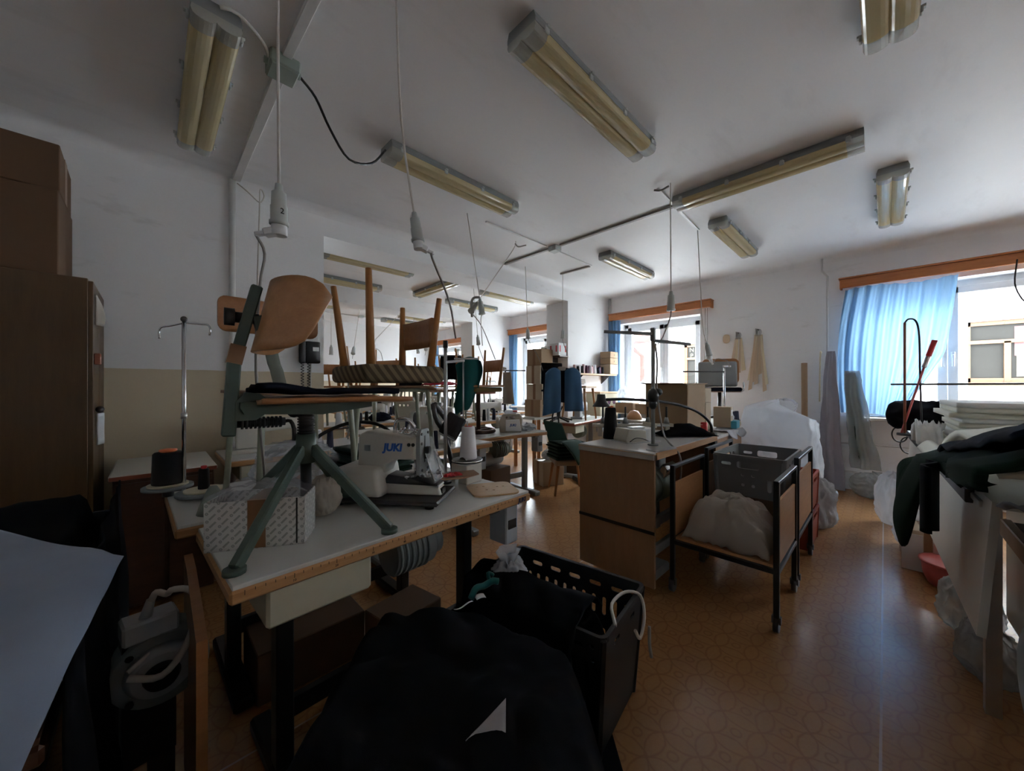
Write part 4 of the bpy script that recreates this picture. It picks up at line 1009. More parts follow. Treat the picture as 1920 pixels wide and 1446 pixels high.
carton('cardboard_box', 'upper worn cardboard box on the wardrobe, reaching towards the ceiling', (-.84, 3.17, 2.246), 1, 1.0, .44, .235, 'cardboard_dark', .09)
bc = thing('low_cabinet', 'dark brown cabinet with a white top beside the wardrobe', 'cabinet', (-.15, 2.87, 0))
B().bx(0, .42, 0, .6, .04, .74, .003).out('carcass', 'wood_brown', bc); B().bx(-.015, .435, -.02, .62, .74, .77, .008).out('top', 'laminate_white', bc)
B().bx(-.012, .432, -.022, -.0205, .742, .764).out('top_edge', 'veneer_red', bc)
B().bx(.01, .20, -.015, 0, .06, .72, .002).out('door', 'wood_brown', bc); B().bx(.22, .41, -.015, 0, .06, .72, .002).out('door', 'wood_brown', bc)
# wall phone
ph = thing('wall_phone', 'black wall telephone with a curly cord on the left wall', 'telephone', (.975, 3.55, 1.54))
B().box((.03, -.03, 0), (.12, .05, .19), bev=.012, seg=2).out('body', 'black_plastic', ph)
hs = B(); hs.box((-.055, -.045, 0), (.05, .05, .20), bev=.016, seg=2); hs.out('handset', 'black_plastic', ph)
B().bx(.025, .075, -.057, -.054, .01, .045).out('label_card', 'paper', ph)
for (x, sg) in ((-.05, 1), (.0, -1)):
    B().tube([(x + .012 * cos(k * 1.4), -.03 + .012 * sin(k * 1.4), -.09 - k * .0055) for k in range(44)], .003, 5, 1).out('curly_cord', 'black_plastic', ph)
B().cyl((.02, -.012, -.095), (.02, -.012, -.60), .006).out('wall_cable', 'cable_white', ph)
# ================================================================ dark heaps in the foreground
def heap(name, label, cat, fn, x0, x1, y0, y1, mat, n=(60, 50), base=0.0, parent=None, thick=0.0):
    """a draped mass: height fn(x, y) over a rectangle, closed down to base round the rim"""
    b = B(); cx, cyy = (x0 + x1) / 2, (y0 + y1) / 2
    nu, nv = n; bm = b.bm; V = []
    for i in range(nu + 1):
        r = []
        for j in range(nv + 1):
            x = x0 + (x1 - x0) * i / nu; y = y0 + (y1 - y0) * j / nv
            edge = i in (0, nu) or j in (0, nv)
            z = base if edge else max(base + .002, fn(x, y))
            r.append(bm.verts.new((x - cx, y - cyy, z - base)))
        V.append(r)
    for i in range(nu):
        for j in range(nv): bm.faces.new((V[i][j], V[i + 1][j], V[i + 1][j + 1], V[i][j + 1])).smooth = True
    rim = [V[i][0] for i in range(nu + 1)] + [V[nu][j] for j in range(1, nv + 1)] + [V[i][nv] for i in range(nu - 1, -1, -1)] + [V[0][j] for j in range(nv - 1, 0, -1)]
    bm.faces.new(rim[::-1])
    o = b.out(name, mat, parent, (cx, cyy, base)); return tag(o, label, cat) if cat else o
def smooth(a, b, x):
    t = max(0, min(1, (x - a) / (b - a))); return t * t * (3 - 2 * t)
def pile(x, y):
    # local frame: x across the heap, y away from the camera's side of the room
    e = smooth(-.60, -.40, x) * smooth(.34, .14, x) * smooth(.42, .62, y) * smooth(1.33, 1.16, y + .38 * max(0, x + .12))
    f = .51 + .05 * fz(x * 3.2, y * 3.2, 1) + .04 * abs(fz(x * 6, y * 6, 4)) + .018 * fz(x * 14, y * 12, 7) - .04 * smooth(.0, .25, x)
    return f * e
o = heap('clothes_pile', 'big heap of black garments piled on the floor before the ruler table', 'clothes', pile, -.62, .36, .40, 1.35, 'cloth_black', (90, 90))
q = Vector((-.13, .875)); o.location = (q.x * .7133 + q.y * .7009, -q.x * .7009 + q.y * .7133, 0); o.rotation_euler = (0, 0, RAD(-44.5))
# garments spilling over it, each its own piece
def sheet(name, label, cat, fn, nu, nv, mat, thick=.004, loc=(0, 0, 0), rz=0, group=None):
    b = B(); b.grid(fn, nu, nv, thick=thick); o = b.out(name, mat, None, loc, (0, 0, RAD(rz))); return tag(o, label, cat, group)
sheet('care_label', 'white care label lying on the black garment heap', 'label', lambda u, v: (.035 * u, .028 * v, .004 * sin(u * 3)), 4, 3, 'paper', .001, (.81, 1.0, .50), -20)
sheet('white_ribbon', 'thin white ribbon beside the care label on the heap', 'ribbon', lambda u, v: (-.07 * u, .006 * v + .02 * u * u, .004 * sin(u * 6)), 8, 2, 'paper', .001, (.79, .995, .505), 10)
b = B(); b.tube([(.80, 1.02, .50), (.83, 1.03, .52), (.87, 1.03, .515), (.90, 1.02, .525), (.92, 1.01, .52)], .012, 8); b.tube([(.89, 1.02, .52), (.905, 1.05, .54), (.93, 1.05, .525)], .008, 6)
tag(b.out('green_ribbon', 'cloth_teal'), 'knotted green fabric strip on the black garment heap', 'ribbon')
sheet('white_collar', 'pale shirt collar poking out at the bottom of the black heap', 'collar', lambda u, v: (-.05 + .08 * u, -.02 + .06 * v * u, .035 * u * v + .01 * v), 10, 6, 'cloth_grey', .004, (.50, .57, .525), -44)

def coatf(u, v):
    # a black coat spilling out of the crate over its near rim
    bx_, by_ = .955 + .075 * u * .86, 1.22 - .58 * u * .86
    if v < .4: q = 1 - v / .4; off = .20 * q; z = .455 + .03 * sin(q * 3) + .02 * fz(u * 6, v * 6) - .05 * q * q
    else: q = (v - .4) / .6; off = -.025 - .10 * q - .02 * sin(u * 12) * q; z = .455 - .43 * q + .015 * fz(u * 7, v * 5)
    return (bx_ + off * .988, by_ + off * .156 + .02 * fz(u * 3, v * 4, 2), z)
sheet('black_coat', 'black coat spilling over the rim of the black crate', 'coat', coatf, 30, 30, 'cloth_black', .008)
def pile2(x, y):
    e = smooth(.95, 1.10, x) * smooth(1.36, 1.24, x) * smooth(.70, .80, y) * smooth(1.26, 1.12, y)
    return .10 + (.24 + .05 * fz(x * 6, y * 6, 3) + .02 * fz(x * 16, y * 14)) * e
heap('folded_clothes', 'black folded garments filling the black plastic crate', 'clothes', pile2, 1.02, 1.30, .72, 1.24, 'cloth_black', (30, 40), .10)
# ---------------------------------------------------------------- crates
def crate(name, label, loc, rz, L, W, H, mat, slots, short, top_in=.0, taper=.03, cat='crate', group=None, wall=.006, handle=True):
    """slots: holes (cx, cz, w, h, r) on the long sides, short: on the short sides, measured from the side's centre bottom"""
    t = thing(name, label, cat, loc, rz, group)
    ang = math.atan2(taper, H)
    for s in (-1, 1):
        b = B(); b.prism([(-L / 2 + taper, 0), (L / 2 - taper, 0), (L / 2, H), (-L / 2, H)], wall, PXZ, [rrect(w, h, r, cx, cz, 2) for cx, cz, w, h, r in slots])
        b.bm.transform(TRS((0, s * (W / 2 - taper), .006), (s * -ang if s > 0 else ang, 0, 0))); b.out('long_side', mat, t)
        b = B(); b.prism([(-W / 2 + taper, 0), (W / 2 - taper, 0), (W / 2, H), (-W / 2, H)], wall, PYZ, [rrect(w, h, r, cx, cz, 2) for cx, cz, w, h, r in short])
        b.bm.transform(TRS((s * (L / 2 - taper), 0, .006), (0, s * ang, 0))); b.out('short_side', mat, t)
    B().bx(-L / 2 + taper, L / 2 - taper, -W / 2 + taper, W / 2 - taper, 0, .008).out('bottom', mat, t)
    b = B(); p = rrect(L + .024, W + .024, .03); q = rrect(L - .004, W - .004, .02)
    b.prism(p, .018, Matrix.Translation((0, 0, H - .012)), [q]); b.out('rim', mat, t)
    for s in (-1, 1):
        for q_ in (-1, 1): B().bar((s * (L / 2 - taper), q_ * (W / 2 - taper), 0), (s * L / 2, q_ * W / 2, H), .022, .022, bev=.004).out('corner_post', mat, t)
    return t
bs = [(-.20 + .10 * k, .375, .055, .018, .008) for k in range(5)] + [(-.24 + .048 * k, .29, .018, .075, .008) for k in range(11)] + [(-.24 + .048 * k, .16, .018, .075, .008) for k in range(11)] + [(.262, .385, .016, .016, .007), (.262, .34, .016, .016, .007)]
crate('plastic_crate', 'large black slotted plastic crate beside the black garment heap', (1.19, .965, 0), -81, .60, .40, .43, 'black_crate', bs, [(-.08, .36, .05, .02, .008), (.08, .36, .05, .02, .008)])
# strap tied on the crate corner
tag(B().tube([(1.12, .64, .435), (1.20, .70, .45), (1.30, .70, .455), (1.36, .67, .43), (1.355, .65, .36), (1.31, .645, .30), (1.28, .65, .34)], .006, 6).out('tie_strap', 'cable_white'), 'cream tie strap looped over the corner of the black crate', 'strap')
tag(B().tube([(1.355, .63, .33), (1.345, .625, .27), (1.35, .62, .22)], .006, 6).out('tie_strap', 'cable_grey'), 'dark end of the strap hanging outside the black crate', 'strap')
rbag = crumple('plastic_bag', 'knotted white plastic bag with red print on the black crate', 'plastic bag', (1.09, 1.13, .345), .085, .065, .16, 'film_milky', 5, .35)
B().tube([(-.07, -.055, .05), (-.02, -.075, .07), (.03, -.07, .045), (.06, -.045, .08)], .005, 6).out('red_drawstring', 'red_plastic', rbag)
b = B(); b.grid(lambda u, v: (.022 * cos(u * 2 * pi) * (1 + 1.3 * v) * (1 + .3 * sin(u * 2 * pi * 5)), .02 * sin(u * 2 * pi) * (1 + 1.3 * v), .145 + .06 * v), 24, 5, True); b.out('gathered_top', 'film_milky', rbag)
# cartons under the ruler table
carton('cardboard_box', 'brown cardboard box standing on the floor under the ruler table', (.80, 1.50, 0), 10, .26, .20, .28, 'cardboard_dark')
carton('cardboard_box', 'flat brown cardboard box on the floor behind the ruler table', (.50, 1.85, 0), 0, .42, .30, .20, 'cardboard_dark')
# ---------------------------------------------------------------- left heap: covered table with pale cloth
lt = sewing_table('dark table almost hidden under black clothes beside the wardrobe', (-1.05, .92, 0), 0, .93, 1.5, .70, top='wood_brown', edge='wood_brown', leg='iron_black', motor=False, box=False, drawer=False)
def pile3(x, y):
    e = smooth(-1.2, -.9, x) * smooth(-.04, -.20, x) * smooth(.80, 1.05, y) * smooth(2.45, 2.2, y)
    return .02 + (.69 + .10 * smooth(1.7, 1.2, y) + .05 * fz(x * 3, y * 3, 9) + .03 * abs(fz(x * 8, y * 7, 2)) + .012 * fz(x * 17, y * 15)) * (.0 + e)
def p3(x, y): return pile3(x, y)
heap('clothes_pile', 'black garments heaped over the table beside the wardrobe', 'clothes', lambda x, y: max(.703, min(.785 + .05 * smooth(1.95, 2.2, y), .09 + p3(x, y))), -1.02, -.13, .95, 2.40, 'cloth_black', (50, 70), .702)
def skirt(u, v):
    y = .93 + 1.45 * u
    return (-.105 + .03 * sin(u * 22) * v + .02 * fz(u * 9, v * 3) + .02 * v, y, .83 - .80 * v)
sheet('hanging_coat', 'long black coat hanging down over the side of the clothes table', 'coat', skirt, 50, 16, 'cloth_black', .006)
def palef(u, v):
    # a pale cloth thrown flat over the heap
    x = -.80 + .75 * u - .06 * v * u; yt = 1.99 - .71 * smooth(.35, 1.05, u); y = yt + (.62 - yt) * v
    z = .858 + .008 * fz(u * 3, v * 3, 2) - .02 * smooth(.6, 1, v) + .004 * fz(u * 7, v * 6) - .025 * smooth(.93, 1, u)
    return (x, y, z)
sheet('pale_cloth', 'smooth pale blue cloth thrown over the black garment heap', 'cloth', palef, 40, 50, 'cloth_pale', .005)
# ================================================================ middle: cabinet table, overlock, trolleys
T5 = thing('cabinet_table', 'chipboard sided sewing table with a black strip near its foot', 'table', (2.14, .965, 0))
B().bx(0, .02, 0, .535, .03, .832, .001).out('side_panel', 'wood_chip', T5)
B().bx(-.004, 0, -.002, .537, .352, .372).out('black_strip', 'black_plastic', T5)
B().bx(-.012, 1.15, -.005, .54, .832, .836).out('top_edge_band', 'wood_light', T5)
B().bx(-.01, 1.15, 0, .54, .80, .845, .004).out('table_top', 'laminate_grey', T5)
B().bx(.02, 1.15, -.008, 0, .80, .844, .002).out('front_edge', 'wood_edge', T5)
B().bx(1.13, 1.15, 0, .535, .03, .80).out('side_panel', 'wood_chip', T5)
B().bx(.02, 1.13, .50, .52, .30, .80).out('back_panel', 'wood_chip', T5)
for z in (.16, .34): B().bx(.02, 1.13, .06, .09, z, z + .06, .003).out('rail', 'grey_steel', T5)
B().bx(.02, .07, .15, .20, .06, .8).out('frame_post', 'grey_steel', T5); B().bx(.05, .30, .03, .5, .03, .09, .01).out('frame_foot', 'grey_steel', T5)
m5 = thing('clutch_motor', 'green grey clutch motor hanging inside the chipboard table', 'motor', (2.44, 1.09, .60))
B().cyl((-.16, 0, 0), (.02, 0, 0), .12, n=26).out('housing', 'motor_green', m5); B().cyl((-.20, 0, 0), (-.16, 0, 0), .08, .115, n=26).out('end_bell', 'motor_green', m5)
B().box((-.05, -.10, .10), (.16, .06, .09), (RAD(35), 0, 0), .01, 2).out('terminal_cover', 'chrome', m5)
B().bx(-.06, .04, -.05, .05, .08, .20).out('bracket', 'grey_steel', m5)
for k in range(4): B().box((.06 + .0 * k, -.10 + .0, -.02 + .02 * k), (.04, .008, .008)).out('vent_slot', 'dark_ink', m5)
B().cyl((.02, 0, 0), (.10, 0, 0), .07, n=20).out('pulley', 'dark_steel', m5)
b = B(); b.prism([(-.05, -.30), (.0, -.30), (-.02, -.02), (-.07, -.02)], .01, Matrix.Translation((0, -.02, 0)) @ PXZ); b.out('lever', 'grey_steel', m5)
pw = tag(B().bx(0, .006, 0, .12, 0, .26).out('white_card', 'paper', None, (2.20, 1.25, .09)), 'white sheet standing inside the chipboard table', 'card')
# overlock machine sunk in the table
ov = thing('overlock_machine', 'beige overlock machine head on the chipboard table', 'sewing machine', (2.50, 1.28, .845), -22)
side([(-.12, 0), (-.13, .02), (-.105, .10), (.05, .085), (.06, .0)], .14, 0, .008).out('cover', 'machine_beige', ov)
side([(.05, 0), (.05, .09), (.12, .10), (.15, .0)], .12, 0, .006).out('front_cover', 'white_plastic', ov)
B().box((.145, 0, .045), (.04, .06, .07), bev=.004).out('looper_opening', 'dark_ink', ov)
B().bx(-.13, .17, -.09, .09, .0, .006).out('bed_plate', 'steel', ov)
B().box((.02, 0, .095), (.12, .06, .02), bev=.004).out('thread_tray', 'white_plastic', ov)
B().box((.16, .01, .11), (.06, .09, .03), (0, .3, 0), .004).out('presser_arm', 'machine_beige', ov)
B().tube([(-.10, -.075, .01), (-.06, -.085, .035), (0, -.085, .03), (.06, -.08, .01)], .003, 6).out('thread_tube', 'black_plastic', ov)
tag(B().prism([(-.02, -.13), (.20, -.17), (.24, -.10), (.02, -.05)], .006).out('metal_plate', 'steel', None, (2.19, 1.10, .8455)), 'thin metal plate on the chipboard table by the tall pole', 'plate')
# tall pole stand with two arms and tape bundle
ps = thing('thread_stand', 'tall grey thread pole with two flat arms and a taped joint', 'thread stand', (2.42, 1.10, .845))
B().cyl((0, 0, 0), (0, 0, .78), .013, n=12).out('pole', 'grey_steel', ps)
B().cyl((0, 0, 0), (0, 0, .01), .035).out('base', 'grey_steel', ps)
B().prism([(0, -.012), (-.05, -.022), (-.33, -.008), (-.33, .008), (-.05, .022), (0, .012)], .018, TRS((0, 0, .745), (0, RAD(3), RAD(-46)))).out('arm', 'grey_steel', ps)
B().prism([(0, -.012), (.05, -.022), (.25, -.010), (.25, .010), (.05, .022), (0, .012)], .018, TRS((0, 0, .70), (0, RAD(6), RAD(-46)))).out('arm', 'grey_steel', ps)
B().box((0, 0, .75), (.03, .03, .09), bev=.004).out('arm_clamp', 'grey_steel', ps)
b = B(); b.sph((0, 0, .335), .038, 12, (1, 1, 1.4)); b.sph((.03, -.02, .36), .03, 10, (1.2, 1, .9)); b.sph((0, 0, .28), .028, 10, (1, 1, 1.4)); b.out('tape_wrap', 'black_plastic', ps)
B().tube([(.0, -.015, .69), (.02, -.02, .55), (.015, -.018, .40), (.04, -.03, .20), (.055, -.06, .05), (.05, -.15, -.04), (.05, -.165, -.16), (.06, -.14, -.30)], .006, 6).out('cable', 'cable_grey', ps)
# gooseneck lamp clamped to the table
gl = thing('gooseneck_lamp', 'black gooseneck lamp clamped to the corner of the chipboard table', 'lamp', (3.27, .99, .845))
B().tube([(0, 0, .0), (.0, .02, .10), (-.10, .10, .20), (-.35, .22, .27), (-.70, .38, .30), (-.86, .46, .30)], .011, 8, 6).out('gooseneck', 'black_plastic', gl)
B().box((0, 0, -.03), (.07, .06, .10), bev=.008).out('clamp', 'black_plastic', gl); B().cyl((0, 0, -.08), (0, 0, -.15), .012).out('clamp_screw', 'dark_steel', gl)
B().lathe([(0, .055), (.03, .055), (.034, .01), (.062, -.03), (.064, -.036), (.055, -.034), (0, -.02)], (-.90, .48, .285), n=20).out('lamp_shade', 'black_plastic', gl)
# thread rack across the back of the table with cones
tr = thing('thread_rack', 'long grey thread rack with empty spindles on the chipboard table', 'thread stand', (2.76, 1.40, .845), -44)
B().bx(-.34, .30, -.02, .02, .075, .10, .003).out('rail', 'machine_beige', tr); B().bx(-.30, -.27, -.015, .015, 0, .075).out('post', 'machine_beige', tr); B().bx(.24, .27, -.015, .015, 0, .075).out('post', 'machine_beige', tr)
for k, x in enumerate((-.26, -.08, .10, .25)):
    B().cyl((x, 0, .10), (x, 0, .235), .008, n=8).out('spindle', 'black_plastic', tr)
    B().cyl((x, 0, .10), (x, 0, .15), .024, .012, n=14).out('spindle_cone', 'grey_steel', tr)
B().cyl((.17, -.02, .088), (.17, -.02, .094), .09, n=24).out('tray_disc', 'control_grey', tr)
cone('tall black thread cone with an orange top on the chipboard table', (2.50, 1.47, .846), .235, .055, 'thread_black', 'orange_plastic')
sheet('black_fabric', 'black fabric with a small white tag behind the overlock machine', 'fabric', lambda u, v: (-.22 + .44 * u, -.10 + .2 * v, .012 + .085 * sin(pi * u) * sin(pi * v) ** .6 * (1 + .3 * fz(u * 5, v * 4))), 24, 16, 'cloth_black', .005, (3.06, 1.13, .846), -44)
tag(B().prism([(0, 0), (.02, .02), (.014, .028), (-.002, .006)], .001).out('small_tag', 'paper', None, (3.14, 1.02, .935), (0, 0, 0)), 'tiny white tag on the black fabric', 'tag')
# ---------------------------------------------------------------- trolleys
def trolley(label, loc, H=.765, L=.52, W=.52, posts=True):
    t = thing('trolley', label, 'trolley', loc)
    q = .013
    for (x, y) in ((0, 0), (L, 0), (0, W), (L, W)):
        b = B(); b.bx(x - q, x + q, y - q, y + q, .07, H, .003); po = b.out('post', 'iron_black', t)
        w = B(); w.cyl((x, y - .012, .035), (x, y + .012, .035), .034, n=16); w.bx(x - .012, x + .012, y - .02, y + .02, .045, .08); w.out('caster', 'dark_steel', po)
    for y in (0, W):
        B().bx(0, L, y - q, y + q, H - .02, H, .003).out('top_rail', 'dark_steel', t)
        B().bx(q, L - q, y - .006, y + .006, .33, H - .11).out('side_board', 'wood_ply', t)
    for y in (0, W): B().bx(0, L, y - q, y + q, .29, .315, .003).out('lower_rail', 'dark_steel', t)
    for x in (0, L): B().bx(x - q, x + q, 0, W, .29, .315, .003).out('lower_rail', 'iron_black', t)
    B().bx(q, L - q, q, W - q, .315, .33).out('tray_board', 'wood_ply', t)
    return t
trolley('black framed trolley with plywood sides holding a milky plastic sheet', (2.26, .385, 0))
trolley('black framed trolley with plywood sides carrying the grey crate', (2.865, .385, 0), .80, .60)
def sheetbag(u, v):
    x = (u - .5) * .58; y = (v - .5) * .60
    r = (1 - abs(2 * u - 1) ** 3) * (1 - abs(2 * v - 1) ** 3)
    z = .25 * r ** .6 * (1 + .28 * fz(u * 3.1, v * 3.1, 5) - .35 * abs(fz(u * 2.6 + 1, v * 2.6, 2)) - .10 * abs(fz(u * 6, v * 5, 4))) + .02 * abs(fz(u * 10, v * 10))
    return (x * (.74 + .10 * fz(u * 5, v * 5)), y * (.74 + .12 * fz(v * 4, u * 4)), z + .004)
sheet('plastic_sheet', 'milky plastic sheet bunched up in the front trolley', 'plastic sheet', sheetbag, 80, 80, 'film_tan', .002, (2.50, .645, .332))
gs = [(-.20, .10, .06, .17, .012)] * 0 + [(.0, .205, .16, .045, .012), (.20, .20, .10, .022, .010), (-.045, .145, .022, .022, .008), (.045, .145, .022, .022, .008), (-.045, .07, .022, .022, .008), (.045, .07, .022, .022, .008), (.15, .10, .026, .10, .012), (.23, .10, .026, .10, .012), (-.15, .10, .026, .10, .012)]
gs2 = [(.0, .215, .12, .035, .012), (-.12, .21, .05, .022, .010), (.12, .21, .05, .03, .01)]
crate('plastic_crate', 'grey plastic stacking crate with round and slotted holes on the trolley', (3.14, .645, .50), 0, .58, .40, .27, 'grey_crate', gs2, [(.0, .205, .13, .045, .012), (.13, .205, .06, .02, .008), (-.03, .14, .02, .02, .008), (.03, .14, .02, .02, .008), (-.03, .07, .02, .02, .008), (.03, .07, .02, .02, .008), (-.12, .09, .024, .09, .011), (-.165, .09, .024, .09, .011)], taper=.012)
carton('cardboard_box', 'plain carton raising the grey crate on the second trolley', (3.14, .645, .332), 0, .48, .36, .166, 'cardboard_dark')
crate('plastic_crate', 'red plastic crate on the floor behind the trolleys, lower one', (3.72, .56, 0), 0, .40, .34, .27, 'red_crate', gs2, gs2, taper=.01)
crate('plastic_crate', 'red plastic crate stacked on another red crate behind the trolleys', (3.72, .56, .282), 0, .40, .34, .27, 'red_crate', gs2, gs2, taper=.01)
# ---------------------------------------------------------------- box table behind, with cartons
T6 = thing('box_table', 'wooden sided table loaded with cartons behind the chipboard table', 'table', (3.42, 1.04, 0))
B().bx(0, .93, 0, .72, .77, .80, .003).out('table_top', 'laminate_grey', T6); B().bx(.0, .93, 0, .015, .06, .77).out('front_panel', 'wood_chip', T6)
for x in (0, .91): B().bx(x, x + .02, .015, .72, 0, .77).out('side_panel', 'wood_ply_dark', T6)
sheet('wrapping_paper', 'grey wrapping paper hanging over the edge of the carton table', 'paper', lambda u, v: (.45 * u, -.025 - .02 * sin(u * 9) + .22 * v, .803 + .01 * fz(u * 6, v * 5) - (.05 * (1 - v * 5) + .02 * sin(u * 11) if v < .2 else -.008)), 24, 12, 'cloth_grey', .002, (3.9, 1.03, .004))
carton('cardboard_box', 'big open cardboard box with folded flaps on the carton table', (3.66, 1.44, .80), -2, .42, .40, .46, 'cardboard', flaps=True)
for k in range(3): carton('archive_box', 'pale archive carton in the short stack against the big cardboard box, %s' % ('lowest', 'middle', 'topmost')[k], (3.98, 1.39, .80 + .142 * k), 2 - 2 * k, .16, .30, .14, 'cardboard_light', group='archive cartons')
ab = carton('archive_box', 'tilted archive carton with a white label leaning on the archive stack', (4.125, 1.42, .805), 0, .10, .27, .25, 'cardboard', group=None)
B().bx(-.03, .03, -.1362, -.1352, .10, .20).out('label_card', 'paper', ab); B().cyl((0, -.1356, .05), (0, -.1368, .05), .014, n=14).out('finger_hole', 'dark_ink', ab)
wb = carton('folder_box', 'narrow white folder box with a round finger hole', (4.20, 1.17, .822), 3, .085, .16, .21, 'cardboard_light')
B().cyl((0, -.0802, .05), (0, -.0815, .05), .014, n=14).out('finger_hole', 'dark_ink', wb); B().bx(-.03, .03, -.0814, -.0802, .12, .18).out('label_card', 'paper', wb)
bb = carton('small_box', 'small teal and white carton on the wrapping paper', (4.19, 1.055, .822), 5, .16, .05, .075, 'teal_box')
crumple('tissue', 'crumpled white tissue in front of dark thread cones', 'tissue', (4.36, 1.18, .822), .06, .06, .16, 'cloth_white', 8, .4)
tag(B().lathe([(0, 0), (.026, 0), (.028, .004), (.028, .115), (.024, .125), (0, .127)], n=18).out('red_can', 'red_plastic', None, (3.48, 1.12, .80)), 'red spool can at the corner of the carton table', 'can')
crumple('paper_roll', 'beige paper wad next to the teal carton', 'paper', (4.325, 1.08, .822), .04, .04, .07, 'tan_paper', 9, .3)
# ---------------------------------------------------------------- table at the window wall with grey office chair
T9 = sewing_table('sewing table at the window wall under the grey office chair', (4.62, 1.22, 0), 0, 1.2, .58, .77, leg='grey_steel')
oc = thing('office_chair', 'grey upholstered office chair with plywood shell standing on a table', 'chair', (5.24, 1.50, .772), 203)
b = B(); b.box((0, 0, .43), (.44, .44, .05), bev=.022, seg=3); b.out('seat', 'cloth_navy', oc)
B().box((0, 0, .40), (.40, .42, .012), bev=.005).out('seat_shell', 'wood_seat', oc)
b = B(); b.box((0, 0, 0), (.06, .46, .34), bev=.03, seg=3); b.bm.transform(TRS((-.20, 0, .63), (0, RAD(-6), 0))); b.out('backrest', 'cloth_seatgrey', oc)
b = B(); b.prism(rrect(.44, .34, .06), .012)
for v in b.bm.verts: x, y, z = v.co; v.co = (-.255 - z - .12 * (y + .17) * .3, x + .04, y + .67)
b.out('back_shell', 'wood_ply_dark', oc)
B().cyl((0, 0, .06), (0, 0, .395), .022).out('gas_column', 'black_plastic', oc)
for k in range(5):
    a = RAD(72 * k); lg = B().bar((0, 0, .09), (.22 * cos(a), .22 * sin(a), .045), .035, .025, bev=.005).out('base_leg', 'black_plastic', oc)
    B().cyl((.22 * cos(a), .22 * sin(a) - .012, .024), (.22 * cos(a), .22 * sin(a) + .012, .024), .023, n=12).out('caster', 'black_plastic', lg)
for s in (-1, 1): B().tube([(-.02, s * .21, .40), (-.02, s * .27, .42), (-.02, s * .27, .52)], .012, 8, 2).out('arm_tube', 'chrome', oc)
s9 = thing('thread_stand', 'chrome thread pole with one long arm before the grey office chair', 'thread stand', (4.72, 1.30, .77))
B().cyl((0, 0, 0), (0, 0, .70), .012).out('pole', 'chrome', s9); B().box((-.17, .17, .64), (.48, .022, .016), (0, 0, RAD(-45)), .003).out('arm', 'dark_steel', s9); B().box((.02, -.02, .70), (.09, .02, .02), (0, 0, RAD(-45)), .003).out('end_arm', 'chrome', s9); B().cyl((0, 0, 0), (0, 0, .012), .04).out('base', 'dark_steel', s9)
for k, (x, y) in enumerate(((4.85, 1.26), (4.92, 1.26), (4.99, 1.255), (5.06, 1.26), (4.86, 1.36))):
    cone('dark navy thread cone on the table under the grey office chair', (x, y, .771), .17, .03, 'thread_navy', None, 'navy cones under the office chair', .02)
# ================================================================ prototypes for the many tables, machines and chairs behind
def kids_of(o): return [x for x in bpy.data.objects if x.parent == o]
def reg(o):
    for x in [o] + kids_of(o): KIDS[x.name] = kids_of(x)
    return o
def dupe(root, loc, rz, label, group=None):
    def cp(o, par):
        c_ = o.copy(); COL.objects.link(c_); c_.parent = par
        for ch in KIDS.get(o.name, []): cp(ch, c_)
        return c_
    r = cp(root, None); r.location = loc; r.rotation_euler = (0, 0, RAD(rz)); r['label'] = label
    if group: r['group'] = group
    return r
def make_machine(label, loc, rz, mat='machine_white'):
    t = thing('sewing_machine', label, 'sewing machine', loc, rz, 'lockstitch machine heads')
    B().bx(-.24, .24, -.09, .09, 0, .03, .008).out('bed', mat, t)
    side([(.12, .03), (.12, .20), (-.20, .22), (-.22, .20), (-.22, .14), (-.10, .145), (.05, .14), (.06, .03)], .085, 0, .012)
    side([(.06, .03), (.07, .14), (-.12, .155), (-.22, .15), (-.23, .20), (-.20, .235), (.18, .235), (.20, .20), (.20, .03)], .09, 0, .012).out('arm', mat, t)
    side([(-.25, .10), (-.25, .22), (-.20, .238), (-.17, .22), (-.17, .10)], .085, 0, .008).out('head', mat, t)
    B().cyl((.20, 0, .18), (.235, 0, .18), .06, n=20).out('handwheel', 'dark_steel', t)
    B().cyl((-.21, 0, .03), (-.21, 0, .11), .006, n=8).out('needle_bar', 'chrome', t)
    B().cyl((-.20, -.043, .15), (-.20, -.065, .15), .018, n=12).out('tension_dial', 'chrome', t)
    B().bx(-.26, -.14, -.05, .05, .03, .034).out('needle_plate', 'steel', t)
    return t
def make_tstand(label, loc, rz):
    t = thing('thread_stand', label, 'thread stand', loc, rz, 'small thread stands on the tables behind')
    B().cyl((0, 0, 0), (0, 0, .55), .007, n=8).out('pole', 'steel', t); B().bx(-.12, .12, -.008, .008, .54, .552).out('arm', 'steel', t); B().bx(-.13, .13, -.03, .03, .10, .108).out('tray', 'dark_steel', t)
    B().lathe([(0, .108), (.032, .108), (.022, .24), (0, .24)], (-.08, 0, 0), n=14).out('cone', 'thread_white', t); B().lathe([(0, .108), (.034, .108), (.024, .25), (0, .25)], (.08, 0, 0), n=14).out('cone', 'thread_black', t)
    return t
def make_upchair(label, loc, rz, seat='wood_ply_dark', group='upturned wooden chairs'):
    # upturned: seat below, legs up
    t = thing('wooden_chair', label, 'chair', loc, rz, group)
    B().box((0, 0, .012), (.40, .40, .022), bev=.006).out('seat', seat, t); 
    for (x, y, tx, ty) in ((-.16, -.16, -.19, -.19), (-.16, .16, -.19, .19), (.16, .16, .20, .19), (.16, -.16, .20, -.19)): B().cyl((x, y, .022), (tx, ty, .43), .018, .012, 8).out('leg', 'wood_chair', t)
    b = B(); b.grid(lambda u, v: (.185, -.17 + .34 * u, .17 + .13 * v), 4, 2, thick=.01); b.out('backrest', 'wood_ply_dark', t)
    return t
